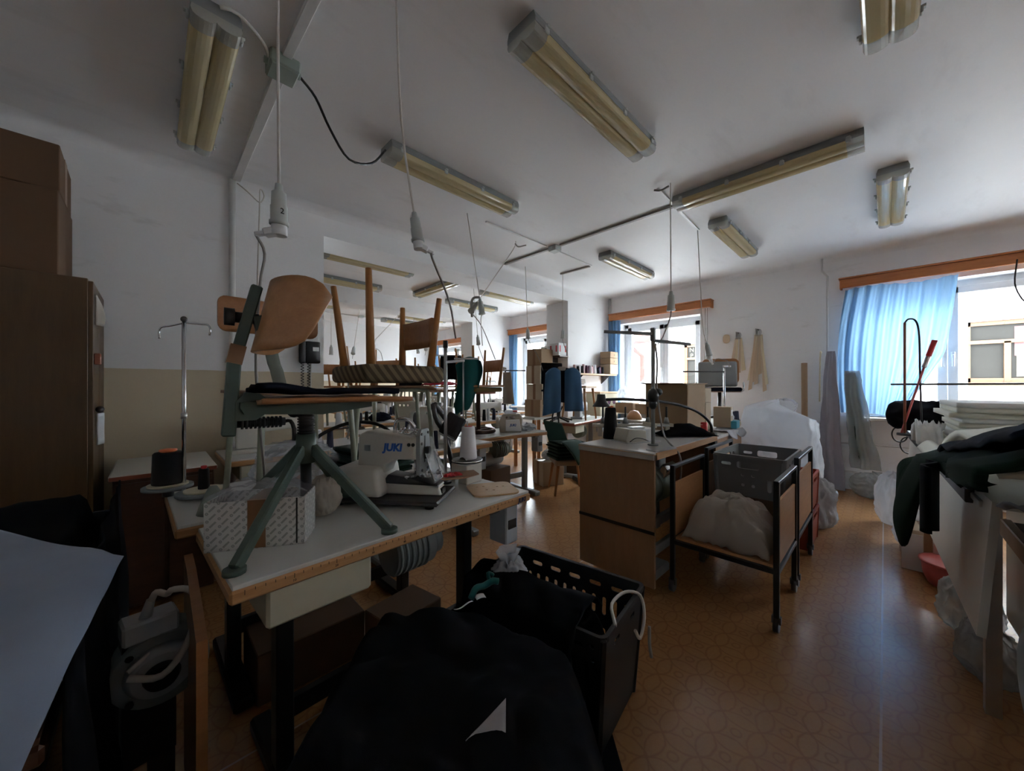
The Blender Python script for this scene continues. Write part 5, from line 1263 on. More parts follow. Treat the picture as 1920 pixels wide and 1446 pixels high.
def make_stool(label, loc, rz, seatm='upholstery', h=.45, legm='wood_chair', splay=.04, W=.38, name='stool', padded=True):
    t = thing(name, label, 'stool', loc, rz)
    B().box((0, 0, h - .03), (W, W, .06 if padded else .03), bev=.02 if padded else .006, seg=3 if padded else 1).out('seat', seatm, t)
    for (sx, sy) in ((-1, -1), (-1, 1), (1, -1), (1, 1)): B().cyl((sx * (W * .40 + splay), sy * (W * .40 + splay), .004), (sx * W * .38, sy * W * .38, h - .05), .013, .019, 8).out('leg', legm, t)
    return t
# ---------------------------------------------------------------- T7 group
T7 = sewing_table('wood edged sewing table with the padded stool in front of it', (2.08, 2.82, 0), -5.5, 1.16, .56, .73, legx=.12)
ob = thing('overlock_machine', 'small white overlock machine with lettering on the wood edged table', 'sewing machine', (2.86, 2.93, .73), -48)
side([(-.12, 0), (-.13, .12), (-.09, .20), (.10, .21), (.13, .16), (.12, 0)], .13, 0, .012).out('body', 'machine_beige', ob)
side([(-.05, .02), (-.05, .14), (.10, .15), (.12, .02)], .02, -.075, .004).out('front_cover', 'white_plastic', ob)
text_obj('lettering', 'JUKI', .035, 'blue_ink', ob, (.03, -.0865, .085), (RAD(90), 0, 0), .0006, .15, .0015)
B().box((0, 0, .225), (.14, .08, .035), bev=.008).out('thread_cover', 'film_milky', ob); B().cyl((-.13, 0, .11), (-.16, 0, .11), .06, n=18).out('handwheel', 'machine_beige', ob)
B().box((.05, -.03, .235), (.05, .03, .02), bev=.004).out('red_guide', 'pink_plastic', ob)
for k, x in enumerate((-.04, 0, .04)): B().cyl((x, -.06, .17), (x, -.085, .17), .012, n=10).out('tension_dial', 'chrome', ob)
crumple('foil_bag', 'shiny silver foil bag on the end of the wood edged table', 'bag', (3.08, 2.90, .731), .11, .09, .085, 'film_silver', 11, .4)
rs = thing('round_stool', 'swivel stool with brown ring base carrying an upturned chair', 'stool', (2.55, 3.12, .731))
b = B(); b.tube([(.17 * cos(a * 2 * pi / 24), .17 * sin(a * 2 * pi / 24), .025) for a in range(25)], .022, 8, 1); b.out('ring_base', 'wood_brown', rs)
for k in range(3): B().bar((0, 0, .03), (.16 * cos(k * 2.1), .16 * sin(k * 2.1), .03), .03, .02).out('spoke', 'wood_brown', rs)
B().cyl((0, 0, .02), (0, 0, .44), .024).out('post', 'wood_brown', rs); B().cyl((0, 0, .43), (0, 0, .45), .19, n=24).out('seat_plate', 'veneer_red', rs)
b = B(); b.box((0, 0, .475), (.38, .38, .05), bev=.02, seg=3); b.out('cushion', 'cloth_olive', rs)
UC = make_upchair('upturned wooden chair on the ring base stool', (2.56, 3.12, 1.232), -8)
reg(UC)
sheet('teal_garment', 'dark teal garment with white piping draped beside the upturned chair', 'garment', lambda u, v: (-.13 + .26 * u + .02 * sin(v * 5), .03 * sin(u * 9) + .02 * v, 1.50 - .54 * v * (1 - .45 * smooth(.55, 1, u) ) + .06 * sin(u * pi) - .04 * (1 - u)), 26, 22, 'cloth_teal', .006, (2.30, 2.98, 0), -40)
tgc = thing('garment_stand', 'thin metal stand holding the teal garment', 'stand', (2.24, 2.98, .731))
B().cyl((0, 0, 0), (0, 0, .80), .008, n=8).out('pole', 'steel', tgc); B().box((.02, -.02, .79), (.24, .016, .016), (0, 0, RAD(-42))).out('arm', 'steel', tgc); B().cyl((0, 0, 0), (0, 0, .012), .05).out('base', 'dark_steel', tgc)
sheet('hanging_sleeve', 'beige trouser leg hanging by the round stool', 'garment', lambda u, v: (-.04 + .09 * u + .04 * v * u, .02 * sin(u * 5), 1.40 - .36 * v), 10, 14, 'cloth_beige', .006, (2.86, 3.0, 0), -40)
bst = thing('thread_stand', 'dark thread pole with one arm behind the hanging beige leg', 'thread stand', (2.90, 3.06, .731), -44)
B().cyl((0, 0, 0), (0, 0, .70), .008, n=8).out('pole', 'dark_steel', bst); B().box((.10, 0, .69), (.26, .014, .014)).out('arm', 'dark_steel', bst); B().cyl((0, 0, 0), (0, 0, .012), .04).out('base', 'dark_steel', bst); B().sph((-.02, 0, .71), .03, 10, (1.3, 1, .8)).out('wrapped_top', 'cloth_white', bst)
make_stool('low padded stool with splayed wooden legs carrying green fabric', (3.50, 2.62, 0), -40, 'upholstery', .40, W=.38)
stack('folded green fabric on the low padded stool', (3.48, 2.62, .403), -25, .36, .30, 10, .018, ('cloth_green', 'cloth_darkgreen', 'cloth_green', 'cloth_black'), 8)
sheet('fabric_fold', 'green fabric flap sliding off the stack on the stool', 'fabric', lambda u, v: (-.13 + .26 * u, -.30 * v, .605 - .20 * v ** 1.5 + .012 * sin(u * 3)), 12, 14, 'cloth_green', .006, (3.42, 2.53, 0), -15)
sheet('fabric_fold', 'green fabric piece propped upright behind the stack on the stool', 'fabric', lambda u, v: (-.12 + .24 * u - .05 * v, .05 * v, .60 + .24 * v - .05 * u * v), 12, 12, 'cloth_green', .006, (3.44, 2.72, 0), -30)
c7 = carton('cardboard_box', 'taped carton on the floor under the padded stool', (3.62, 3.02, 0), -20, .30, .26, .30, 'cardboard_light', .06)
crumple('foil_bag', 'silver foil bag on the taped carton under the stool', 'bag', (3.64, 3.0, .302), .11, .09, .12, 'film_silver', 12, .45)
tag(B().box((0, 0, .03), (.34, .24, .06), bev=.012).out('tool_case', 'black_plastic', None, (4.06, 2.72, 0), (0, 0, RAD(-30))), 'flat black case on the floor beyond the padded stool', 'case')
# ---------------------------------------------------------------- T8 group
T8 = sewing_table('reddish edged sewing table with the wooden stool and blue vest', (3.92, 2.83, 0), 10.7, 1.25, .48, .76, edge='veneer_red')
MC = make_machine('grey sewing machine between the legs of the wooden stool', (4.62, 3.22, .76), -160, 'control_grey'); reg(MC)
make_stool('plain wooden stool standing on the reddish table', (4.44, 3.12, .76), 10, 'wood_light', .50, 'wood_chair', .03, .38, 'stool', False)
stack('folded beige cloth on top of the wooden stool', (4.36, 3.14, 1.262), 12, .24, .20, 4, .02, ('cloth_beige',), 5)
vc = thing('work_chair', 'black post work chair wearing a blue vest, on the reddish table', 'chair', (3.98, 3.14, .76), 250)
B().cyl((0, 0, .05), (0, 0, .40), .025).out('post', 'black_plastic', vc)
for k in range(5):
    a = RAD(72 * k + 10); B().bar((0, 0, .06), (.20 * cos(a), .20 * sin(a), .012), .03, .02).out('base_leg', 'black_plastic', vc)
B().box((0, 0, .42), (.36, .36, .03), bev=.012).out('seat', 'cloth_black', vc)
B().box((-.18, 0, .66), (.03, .34, .30), bev=.014, seg=2).out('backrest', 'cloth_black', vc); B().bx(-.19, -.17, -.03, .03, .42, .55).out('back_strip', 'dark_steel', vc)
# vest: two front panels hanging over the chair back
vest = thing('vest', 'sleeveless blue work vest with dark lining hung over the work chair', 'vest', (3.78, 2.93, .88), -42)
for s in (-1, 1):
    b = B(); b.grid(lambda u, v, s=s: (s * (.035 + .20 * u + .04 * v * u) + (.02 if s < 0 else 0), -.03 - .04 * sin(u * pi) - .02 * sin(u * 9) * v, .60 - (.56 + (.06 if s < 0 else .0) * u) * v - .06 * (1 - v) * (abs(u - .45) * 2) ** 2), 14, 18, thick=.006); b.out('front_panel', 'cloth_denim', vest)
b = B(); b.grid(lambda u, v: (-.24 + .48 * u, .03 + .03 * sin(u * pi), .61 - .46 * v - .03 * abs(2 * u - 1)), 14, 12, thick=.006); b.out('lining', 'cloth_navy', vest)
B().box((.0, .0, .59), (.10, .05, .05), bev=.015, seg=2).out('collar', 'cloth_beige', vest)
for x in (-.06, .02): B().tube([(x, .05, .10), (x - .05, .05, -.02), (x - .05, .05, -.12)], .010, 6).out('tie_cord', 'cable_black', vest)
# shelf with thread cones along the pier
sh = thing('wall_shelf', 'wooden wall shelf loaded with thread cones on the pier', 'shelf', (5.32, 3.55, 1.42))
B().bx(-.56, .56, -.22, 0, 0, .025, .003).out('board', 'wood_light', sh)
for x in (-.4, .4): B().prism([(0, 0), (0, -.14), (-.16, 0)], .02, Matrix.Translation((x, 0, 0)) @ PYZ).out('bracket', 'dark_steel', sh)
rnd = random.Random(11); sm = ['thread_black', 'thread_white', 'thread_black', 'thread_pink', 'thread_plum', 'thread_plum', 'thread_white', 'thread_pink', 'thread_white', 'thread_black', 'thread_navy', 'thread_plum']
nm = {'thread_black': 'black', 'thread_white': 'white', 'thread_pink': 'pale pink', 'thread_plum': 'plum', 'thread_navy': 'navy'}
for k in range(13):
    c_ = sm[k % len(sm)]; h = (.11, .13, .12, .15, .10)[k % 5]
    cone('%s thread cone in the front row on the pier shelf' % nm[c_], (4.80 + k * .060, 3.40 + .02 * (k % 2), 1.445), h, .027, c_, None, '%s cones on the pier shelf' % nm[c_], .02)
for k in range(9):
    c_ = sm[(k * 5 + 3) % len(sm)]
    cone('%s thread cone in the back row on the pier shelf' % nm[c_], (4.83 + k * .085, 3.49, 1.445), .14, .027, c_, None, '%s cones behind on the pier shelf' % nm[c_], .02)
for k in range(2):
    a_ = carton('archive_box', '%s brown archive carton at the end of the thread shelf' % ('lower', 'upper')[k], (5.735, 3.40, 1.62 + .11 * k - .065 * 0), 0, .26, .20, .105, 'cardboard'); B().cyl((0, -.1005, .05), (0, -.1012, .05), .012, n=12).out('finger_hole', 'dark_ink', a_)
carton('archive_box', 'pale folder box at the foot of the archive cartons on the shelf', (5.735, 3.40, 1.446), 0, .26, .20, .17, 'cardboard_light')
# cupboard under the shelf
lc = thing('low_cabinet', 'pale low cabinet below the thread shelf with round stickers', 'cabinet', (5.62, 3.26, 0))
B().bx(-.40, .17, 0, .27, .04, 1.12, .003).out('carcass', 'cream_paper', lc); B().bx(-.42, .19, -.01, .28, 1.12, 1.145, .003).out('top', 'wood_light', lc)
for x in (-.28, -.12, .04): B().cyl((x, -.001, .98), (x, -.003, .98), .05, n=18).out('sticker', 'thread_plum', lc)
# pier side shelf and white cartons with red marks
ps2 = thing('wall_shelf', 'small shelf on the side of the pier under white cartons', 'shelf', (4.74, 3.76, 1.70)); B().bx(-.22, 0, -.22, .22, 0, .02).out('board', 'wood_brown', ps2); B().bx(-.20, 0, -.01, .01, -.08, 0).out('bracket', 'dark_steel', ps2)
wc = carton('carton', 'white carton with two red printed bars on the pier shelf', (4.63, 3.665, 1.721), 0, .20, .19, .20, 'paper')
for y in (-.06, .05): B().bx(-.1006, -.1001, y, y + .025, .06, .16).out('printed_bar', 'red_ink', wc)
for y in (-.075, .06): B().bx(y, y + .025, -.0956, -.0951, .06, .16).out('printed_bar', 'red_ink', wc)
ec = carton('carton', 'black and white carton with a round emblem on the pier shelf', (4.63, 3.86, 1.721), 0, .20, .16, .16, 'paper')
B().cyl((-.1001, -.02, .08), (-.1008, -.02, .08), .05, n=20).out('emblem', 'dark_ink', ec); B().cyl((-.1008, -.02, .08), (-.1013, -.02, .08), .028, n=20).out('emblem_centre', 'paper', ec); B().bx(-.1007, -.1001, .05, .078, .01, .15).out('printed_bar', 'dark_ink', ec)
# ================================================================ tables and machines towards the other rooms
bt_ = thing('box_stand', 'narrow packing table by the pier carrying a column of cartons', 'table', (4.30, 3.80, 0)); B().bx(-.30, .30, -.2, .25, .74, .77).out('table_top', 'laminate_grey', bt_)
for x in (-.27, .27):
    for y in (-.17, .22): B().bx(x - .02, x + .02, y - .02, y + .02, 0, .74).out('leg', 'wood_chair', bt_)
zz = .771
for k, (w, d, h, m_) in enumerate(((.30, .34, .26, 'cardboard'), (.28, .32, .24, 'cardboard_light'), (.28, .30, .28, 'cardboard_light'), (.30, .28, .26, 'cardboard'))):
    carton('cardboard_box', ('lowest', 'second', 'third', 'topmost')[k] + ' carton in the column by the pier', (4.33 + .02 * (k % 2), 3.80, zz), (-3, 2, -1, 4)[k], w, d, h, m_, .05, group='carton column by the pier'); zz += h + .001
WT = [  # table origin (front left corner), rotation, label words
    ((.33, 2.93), 0, 'against the left wall near the telephone'), ((.98, 2.31), 2, 'directly behind the swivel chair table'),
    ((1.45, 3.45), 0, 'in the wide opening under the beam'), ((2.75, 3.75), 3, 'in the opening beside the carton column'),
    ((1.3, 4.55), 0, 'away from the windows in the second room'), ((2.6, 4.65), 2, 'in the middle of the second room'), ((3.9, 4.75), -2, 'by the second room window'),
    ((2.2, 5.55), 0, 'below the second beam'), ((3.5, 5.6), 0, 'below the second beam near the pier'),
    ((2.4, 7.0), 0, 'away from the windows in the farthest room'), ((3.8, 7.1), 0, 'by the farthest window'), ((3.0, 8.3), 0, 'along the far wall')]
TB = None
for i, ((x, y), rz, w) in enumerate(WT):
    lab = 'sewing table ' + w
    if TB is None:
        TB = sewing_table(lab, (x, y, 0), rz, 1.1, .54, .77, top='laminate_grey', group='sewing tables in the back rows'); reg(TB)
        for o_ in kids_of(TB): KIDS[o_.name] = kids_of(o_)
    else: dupe(TB, (x, y, 0), rz, lab, 'sewing tables in the back rows')
TS = make_tstand('small thread stand on the table near the telephone', (1.25, 3.36, .77), 0); reg(TS)
MW = make_machine('white sewing machine on the table against the left wall', (.62, 3.20, .77), 175); reg(MW)
BM = thing('tall_machine', 'tall boxy white sewing machine behind the swivel chair table', 'sewing machine', (1.68, 2.60, .77), -45, 'tall boxy machines')
side([(-.14, 0), (-.15, .26), (-.12, .31), (.14, .30), (.15, .20), (.06, .19), (.04, .04), (.15, .03), (.15, 0)], .12, 0, .012).out('body', 'machine_white', BM)
B().box((.125, 0, .16), (.03, .08, .09), bev=.006).out('face_plate', 'steel', BM); B().cyl((-.15, 0, .2), (-.18, 0, .2), .06, n=18).out('handwheel', 'dark_steel', BM); B().box((0, 0, .325), (.10, .07, .03), bev=.006).out('top_cover', 'control_grey', BM)
for k in range(3): B().cyl((-.06 + .05 * k, -.06, .26), (-.06 + .05 * k, -.085, .26), .012, n=10).out('tension_dial', 'chrome', BM)
reg(BM)
ML = [(1, 'on the table in the wide opening'), (0, 'on the table beside the carton column'), (0, 'away from the windows in the second room'), (1, 'in the middle of the second room'), (0, 'by the second room window'),
      (1, 'below the second beam'), (0, 'below the second beam near the pier'), (0, 'away from the windows in the farthest room'), (1, 'by the farthest window'), (0, 'along the far wall')]
for k, (q, w) in enumerate(ML):
    (x, y), rz, _ = WT[k + 2]
    if q == 0: dupe(MW, (x + .74, y + .30, .77), rz + 178 + 4 * sin(k), 'white sewing machine ' + w, 'lockstitch machine heads')
    else: dupe(BM, (x + .62, y + .32, .77), rz - 60, 'tall boxy white sewing machine ' + w, 'tall boxy machines')
    dupe(TS, (x + .93, y + .49, .77), 10 * sin(k * 3), 'small thread stand ' + w, 'small thread stands on the tables behind')
for k, ((x, y), rz, w) in enumerate((((1.66, 3.74), 20, 'on the table in the wide opening'), ((2.97, 4.05), -15, 'beside the carton column'), ((1.52, 4.85), 35, 'away from the windows in the second room'), ((2.82, 4.95), 10, 'in the middle of the second room'),
                                      ((4.13, 5.03), -20, 'by the second room window'), ((2.42, 5.85), 0, 'below the second beam'), ((3.72, 5.88), 15, 'below the second beam near the pier'), ((2.62, 7.3), 0, 'away from the windows in the farthest room'), ((4.02, 7.4), 30, 'by the farthest window'), ((3.22, 8.6), 10, 'along the far wall'))):
    # each stands on a tube stool on its table
    if k == 0: TS2 = make_stool('tube legged stool %s' % w, (x, y, .77), rz, 'wood_seat', .45, 'tube_paint', .03, .36, 'tube_stool', False); reg(TS2); TS2['group'] = 'tube legged stools on tables'
    else: dupe(TS2, (x, y, .77), rz, 'tube legged stool %s' % w, 'tube legged stools on tables')
    dupe(UC, (x, y, 1.2205), rz + 40 * sin(k), 'upturned wooden chair %s' % w, 'upturned wooden chairs')
# red cap and black cloth on the chair in the wide opening
sheet('red_cloth', 'red cloth lying over a stool in the wide opening', 'cloth', lambda u, v: (-.2 + .40 * u, -.14 + .28 * v, .03 + .035 * sin(pi * u) ** .5 * sin(pi * v) ** .5 + .01 * fz(u * 6, v * 6)), 16, 12, 'cloth_red', .005, (2.40, 3.62, 1.23), -42)
make_stool('tube legged stool holding the red cloth', (2.36, 3.60, .77), 10, 'wood_seat', .45, 'tube_paint', .03, .36, 'tube_stool', False)
sheet('black_jacket', 'black jacket lying beside the red cloth', 'jacket', lambda u, v: (-.12 + .24 * u, -.12 + .24 * v, .02 + .09 * sin(pi * u) ** .5 * sin(pi * v) ** .5), 14, 12, 'cloth_black', .006, (2.10, 3.80, 1.23), 0)
sheet('black_jacket', 'black jacket hanging on a thread stand in the wide opening', 'jacket', lambda u, v: (-.13 + .26 * u, .03 * sin(u * 8), 1.62 - .30 * v), 14, 10, 'cloth_black', .006, (2.66, 3.80, 0), -44)
jr = thing('garment_stand', 'T shaped metal stand carrying a black jacket', 'stand', (2.66, 3.86, .77)); B().cyl((0, 0, 0), (0, 0, .86), .009, n=8).out('pole', 'steel', jr); B().box((0, 0, .86), (.34, .016, .016), (0, 0, RAD(-44))).out('arm', 'steel', jr); B().cyl((0, 0, 0), (0, 0, .01), .05).out('base', 'dark_steel', jr)
# lamp with arched black neck on T2
al = thing('arched_lamp', 'black lamp on an arched neck between the stacked chairs', 'lamp', (1.15, 2.16, .77))
B().tube([(.0, 0, 0), (-.03, .01, .12), (-.13, .05, .23), (-.28, .11, .255), (-.42, .17, .20), (-.48, .20, .14)], .011, 8, 5).out('neck', 'black_plastic', al); B().cyl((0, 0, 0), (0, 0, .03), .04).out('base', 'black_plastic', al)
B().box((-.50, .21, .10), (.09, .08, .07), (0, .4, -.4), .01).out('lamp_head', 'black_plastic', al)
# ---------------------------------------------------------------- window sill with bags and cartons
carton('cardboard_box', 'low brown carton under the window bags, beside the narrow curtain', (5.72, 3.05, .791), 0, .22, .32, .17, 'cardboard')
carton('cardboard_box', 'second low carton on the sill of the bag window', (5.72, 2.68, .791), 0, .22, .34, .16, 'cardboard')
b_ = crumple('plastic_bag', 'pile of white plastic bags on the window sill', 'plastic bag', (5.76, 3.08, .962), .15, .13, .26, 'film_milky', 21, .4)
crumple('plastic_bag', 'greenish plastic bag on top of the white bags at the window', 'plastic bag', (5.78, 2.80, .965), .13, .12, .34, 'film_clear', 22, .4)
sheet('paper_pile', 'grey papers leaning on the sill carton', 'paper', lambda u, v: (-.12 + .24 * u, -.13 + .26 * v, .002 + .10 * (1 - abs(2 * v - 1.1)) * u), 8, 8, 'paper', .004, (5.74, 2.54, .955), 0)
tag(B().lathe([(0, 0), (.035, 0), (.035, .15), (.015, .17), (.015, .19), (0, .19)], n=14).out('white_bottle', 'white_plastic', None, (5.68, 2.44, .791)), 'white plastic bottle on the sill by the big box', 'bottle')
# copper coloured hood by radiator
tag(B().lathe([(0, .12), (.05, .11), (.09, .05), (.10, 0), (.085, 0)], n=18).out('copper_shade', 'wood_ply', None, (4.6, 2.35, .80)), 'copper coloured lamp shade before the radiator', 'lamp shade')
tt = thing('side_table', 'small table holding the copper coloured shade', 'table', (4.6, 2.35, 0)); B().bx(-.2, .2, -.2, .2, .77, .80).out('table_top', 'laminate_grey', tt)
for x in (-.18, .18):
    for y in (-.18, .18): B().bx(x - .015, x + .015, y - .015, y + .015, 0, .77).out('leg', 'grey_steel', tt)
# ---------------------------------------------------------------- hanging patterns, tubes, bundles on the window wall
def strips(label, loc, n, mats, hmin, hmax, seed, w=.05):
    t = thing('paper_patterns', label, 'patterns', loc); rnd = random.Random(seed)
    for k in range(n):
        h = rnd.uniform(hmin, hmax); y = (k - (n - 1) / 2) * w * .55; tl = rnd.uniform(-.06, .06) + y * .3
        B().prism([(y * .4 - w * .2, 0), (y * .4 + w * .2, 0), (y + w * .42 + tl, -h), (y - w * .42 + tl * .8, -h * .97)], .003, Matrix.Translation((-.012 - .006 * k, 0, 0)) @ PYZ).out('pattern_strip', mats[k % len(mats)], t)
    for k in range(4): B().tube([(-.02 - .01 * k, -.02 + .015 * k, -.02), (-.035, -.03 + .02 * k, .05 + .01 * k), (-.03, .01 * k, .07), (-.03, .03, .0)], .005, 5, 4).out('tie_cord', 'cloth_grey' if k < 2 else 'cable_grey', t)
    B().cyl((0, 0, .06), (-.05, 0, .07), .006).out('wall_hook', 'dark_steel', t)
strips('cream paper patterns hung on a hook near the bag window', (5.985, 1.46, 1.93), 5, ['cream_paper', 'cardboard_light', 'paper'], .35, .55, 5, .06)
tag(B().prism(rrect(.09, .13, .04), .003, PYZ).out('paper_disc', 'tan_paper', None, (5.975, 1.62, 1.93)), 'tan paper template on the wall beside the patterns', 'template')
strips('long cream paper strips hung on a hook beside the office chair', (5.985, 1.22, 1.95), 7, ['tan_paper', 'cream_paper', 'tan_paper', 'cardboard_light'], .55, .85, 6, .05)
tag(B().cyl((0, 0, 0), (.10, .02, 1.50), .032, n=16).out('cardboard_tube', 'cardboard', None, (5.83, .70, .035)), 'tall cardboard tube leaning against the window wall', 'tube')
tag(B().bx(0, .02, -.04, .04, -.04, .04, .006).out('wall_outlet', 'black_plastic', None, (5.978, .61, .314)), 'black electrical outlet low on the window wall', 'outlet')
def bundle(label, loc, r0, r1, h, mat, seed, lean=0.0, name='fabric_roll', sq=.6):
    b = B(); rnd = random.Random(seed); s_ = rnd.random() * 20
    def f(u, v):
        a = u * 2 * pi; r = (r0 + (r1 - r0) * v ** .8) * (1 + .30 * sin(a * 5 + s_ + v * 2 + 3 * fz(v * 3, s_)) + .2 * abs(fz(cos(a) * 5 + s_, sin(a) * 5, v * 6)) + .15 * fz(cos(a) * 2 + s_, sin(a) * 2, v * 4))
        return (r * sq * cos(a), r * sin(a) + lean * v, h * (1 - v))
    b.grid(f, 40, 22, True); return tag(b.out(name, mat, None, loc), label, 'fabric')
bundle('long lilac grey fabric hung from a wall hook down to the floor', (5.87, .46, .005), .03, .105, 1.66, 'cloth_lilac', 3)
bundle('green grey plastic sheeting hung in a bundle beside the blue curtain', (5.80, .27, .30), .05, .10, 1.12, 'film_grey', 4, -.12)
bundle('dark green cloth folded inside the hanging sheeting', (5.82, .28, .40), .035, .065, 1.0, 'cloth_green', 5, -.09)
crumple('plastic_bag', 'grey crumpled sheeting on the floor below the hanging bundle', 'plastic bag', (5.72, .10, 0), .17, .16, .26, 'film_grey', 31, .4)
tag(B().tube([(5.99, .56, 1.66), (5.93, .56, 1.67), (5.92, .56, 1.63), (5.93, .565, 1.5), (5.93, .57, 1.05)], .01, 6).out('hook_cord', 'cream_paper'), 'cream cord hanging from the wall hook', 'cord')
# ---------------------------------------------------------------- big milky bag
b = B()
def f(u, v):
    a = u * 2 * pi; q = v
    ca, sa = cos(a), sin(a)
    sqr = 1 / max(abs(ca), abs(sa)) ** .75
    r = (.30 + .05 * sin(q * 3)) * sqr * (1 + .10 * fz(ca * 2, sa * 2, q * 4) - .09 * abs(fz(ca * 3.5 + 3, sa * 3.5, q * 5)) - .05 * abs(fz(ca * 8, sa * 8, q * 9)))
    top = smooth(.0, .10, q) * (1 if q < .97 else .9)
    z = 1.0 * (1 - q) - .12 * (ca * .7 - sa * .7) * (1 - q) * .8 + .02 * fz(ca * 3, sa * 3, 5)
    rr = r * (.02 + .98 * min(1, q / .06) ** .5)
    return (rr * ca * .95, rr * sa, max(.002, z))
b.grid(f, 110, 70, True); tag(b.out('plastic_sack', 'film_milky', None, (4.86, .80, 0)), 'huge milky plastic sack standing against the window wall', 'plastic sack')
crumple('plastic_bag', 'small knotted clear bag on top of the huge milky sack', 'plastic bag', (5.18, .82, .93), .16, .13, .16, 'film_clear', 41, .35)
crumple('foil_bag', 'shiny silver film slumped on the floor beside the red crates', 'bag', (4.20, .42, 0), .14, .12, .42, 'film_silver', 42, .45)
# ================================================================ right side: long pressing table
PT = thing('pressing_table', 'long white topped pressing table with steel legs below the curtained window', 'table', (5.08, -.10, 0), 181.8)
# local x runs away from the window, y away from the room
B().bx(0, 2.85, .06, .85, .79, .815, .003).out('table_top', 'laminate_white', PT)
B().bx(0, 2.7, .045, .075, .77, .825, .003).out('front_rail', 'dark_steel', PT)
for x in (.04, 1.4, 2.8):
    for y in (.10, .78): B().bx(x - .02, x + .02, y - .02, y + .02, 0, .79).out('leg', 'steel', PT)
# white fascia board hung in front
b = B(); b.prism([(0, .84), (2.95, .84), (2.95, .35), (.35, .35), (0, .60)], .022, PXZ); b.bm.transform(TRS((.02, .035, 0), (RAD(-4), 0, 0)))
fb = b.out('fascia_board', 'white_board', None, (5.08, -.10, 0), (0, 0, RAD(181.8))); 
tag(fb, 'long white board leaning against the front of the pressing table', 'board')
tag(B().box((0, 0, .36), (.80, .05, .62), bev=.004).out('white_board', 'white_board', None, (2.62, -.46, .05), (0, 0, RAD(2))), 'thick white board standing below the dark garment', 'board')
tag(B().box((0, 0, .33), (.80, .06, .62), bev=.004).out('white_board', 'white_board', None, (2.62, -.60, .05), (0, 0, RAD(1))), 'second thick white board behind the one below the garment', 'board')
# black fabric bundle with cords
def bun(u, v):
    a = u * 2 * pi; x = (v - .5) * .46; e = (1 - abs(2 * v - 1) ** 4) ** .5
    r = .15 * (.35 + .65 * e) * (1 + .18 * fz(cos(a) * 2, sin(a) * 2, v * 5) + .08 * fz(cos(a) * 6, sin(a) * 6, v * 12))
    return (x, r * 1.15 * cos(a), .135 + r * sin(a) * .9)
b = B(); b.grid(bun, 36, 26, True); tag(b.out('fabric_bundle', 'cloth_black', None, (4.89, -.24, .845), (0, 0, RAD(80))), 'black fur like fabric bundle at the end of the pressing table', 'fabric')
rnd = random.Random(3)
for k in range(4):
    y = -.10 - .06 * k; r = .07 + .02 * rnd.random()
    tag(B().tube([(5.13 + .02 * k, y + r * .7 * sin(a * .8), .78 - .10 * (k % 2) + r * cos(a * .8)) for a in range(9)], .006, 6, 3).out('cable_loop', 'cable_black'), 'black cable loop dangling off the end of the pressing table', 'cable', 'cable loops by the pressing table')
tag(B().box((0, 0, 0), (.05, .05, .04), bev=.006).out('blue_plug', 'blue_ink', None, (5.13, -.085, .90)), 'blue plug hanging among the cable loops', 'plug')
# foam sheets
def foam(label, loc, rz, w, d, z0, n, th, seed, jag=.02):
    rnd = random.Random(seed)
    for k in range(n):
        b = B(); sx, sy = rnd.uniform(-.02, .02), rnd.uniform(-.03, .03); s_ = rnd.random() * 30
        def f(u, v):
            ex = jag * fz(v * 9 + s_, k * 1.0) * (1 - u) ; 
            return ((u - .5) * w + ex, (v - .5) * d, .0012 * fz(u * 3 + s_, v * 3))
        b.grid(f, 12, 14, thick=th * .93)
        tag(b.out('foam_sheet', 'foam' if k % 3 else 'foam_edge', None, (loc[0] + sx, loc[1] + sy, z0 + th * (k + 1)), (0, 0, RAD(rz))), label + ', ' + nth(k, n), 'foam sheet', label)
foam('cream foam sheet in the flat stack', (3.95, -.58, 0), 2, .70, .56, .822, 10, .032, 1, .04)
def hump(u, v):
    x = (u - .5) * 1.3; y = (v - .5) * .58
    return (x, y, .05 + .20 * sin(pi * min(1, max(0, .10 + .9 * u))) ** .8 * (.75 + .25 * sin(pi * v)) + .02 * fz(u * 4, v * 4))
sheet('foam_sheet', 'large cream foam sheet arched over the pressing table', 'foam sheet', hump, 30, 18, 'foam', .03, (2.90, -.56, .822), 2)
sheet('foam_sheet', 'rolled cream foam edge lying on the pressing table rail', 'foam sheet', lambda u, v: (-.3 + .6 * u, -.05 + .11 * v, .025 + .05 * sin(pi * v)), 16, 10, 'foam', .02, (3.25, -.215, .825), 2)
sheet('foam_sheet', 'ragged white foam piece hanging from the foam stack', 'foam sheet', lambda u, v: (-.16 + .32 * u + .03 * fz(v * 9, 2), -.05 + .12 * v, .04 + .12 * sin(pi * u) * (1 + .5 * fz(u * 9, v * 8))), 18, 14, 'foam_edge', .02, (3.78, -.215, .825), 0)
crumple('fabric_scrap', 'dark green scrap lying on the cream foam', 'fabric', (2.70, -.62, 1.05), .13, .06, .06, 'cloth_green', 51, .3)
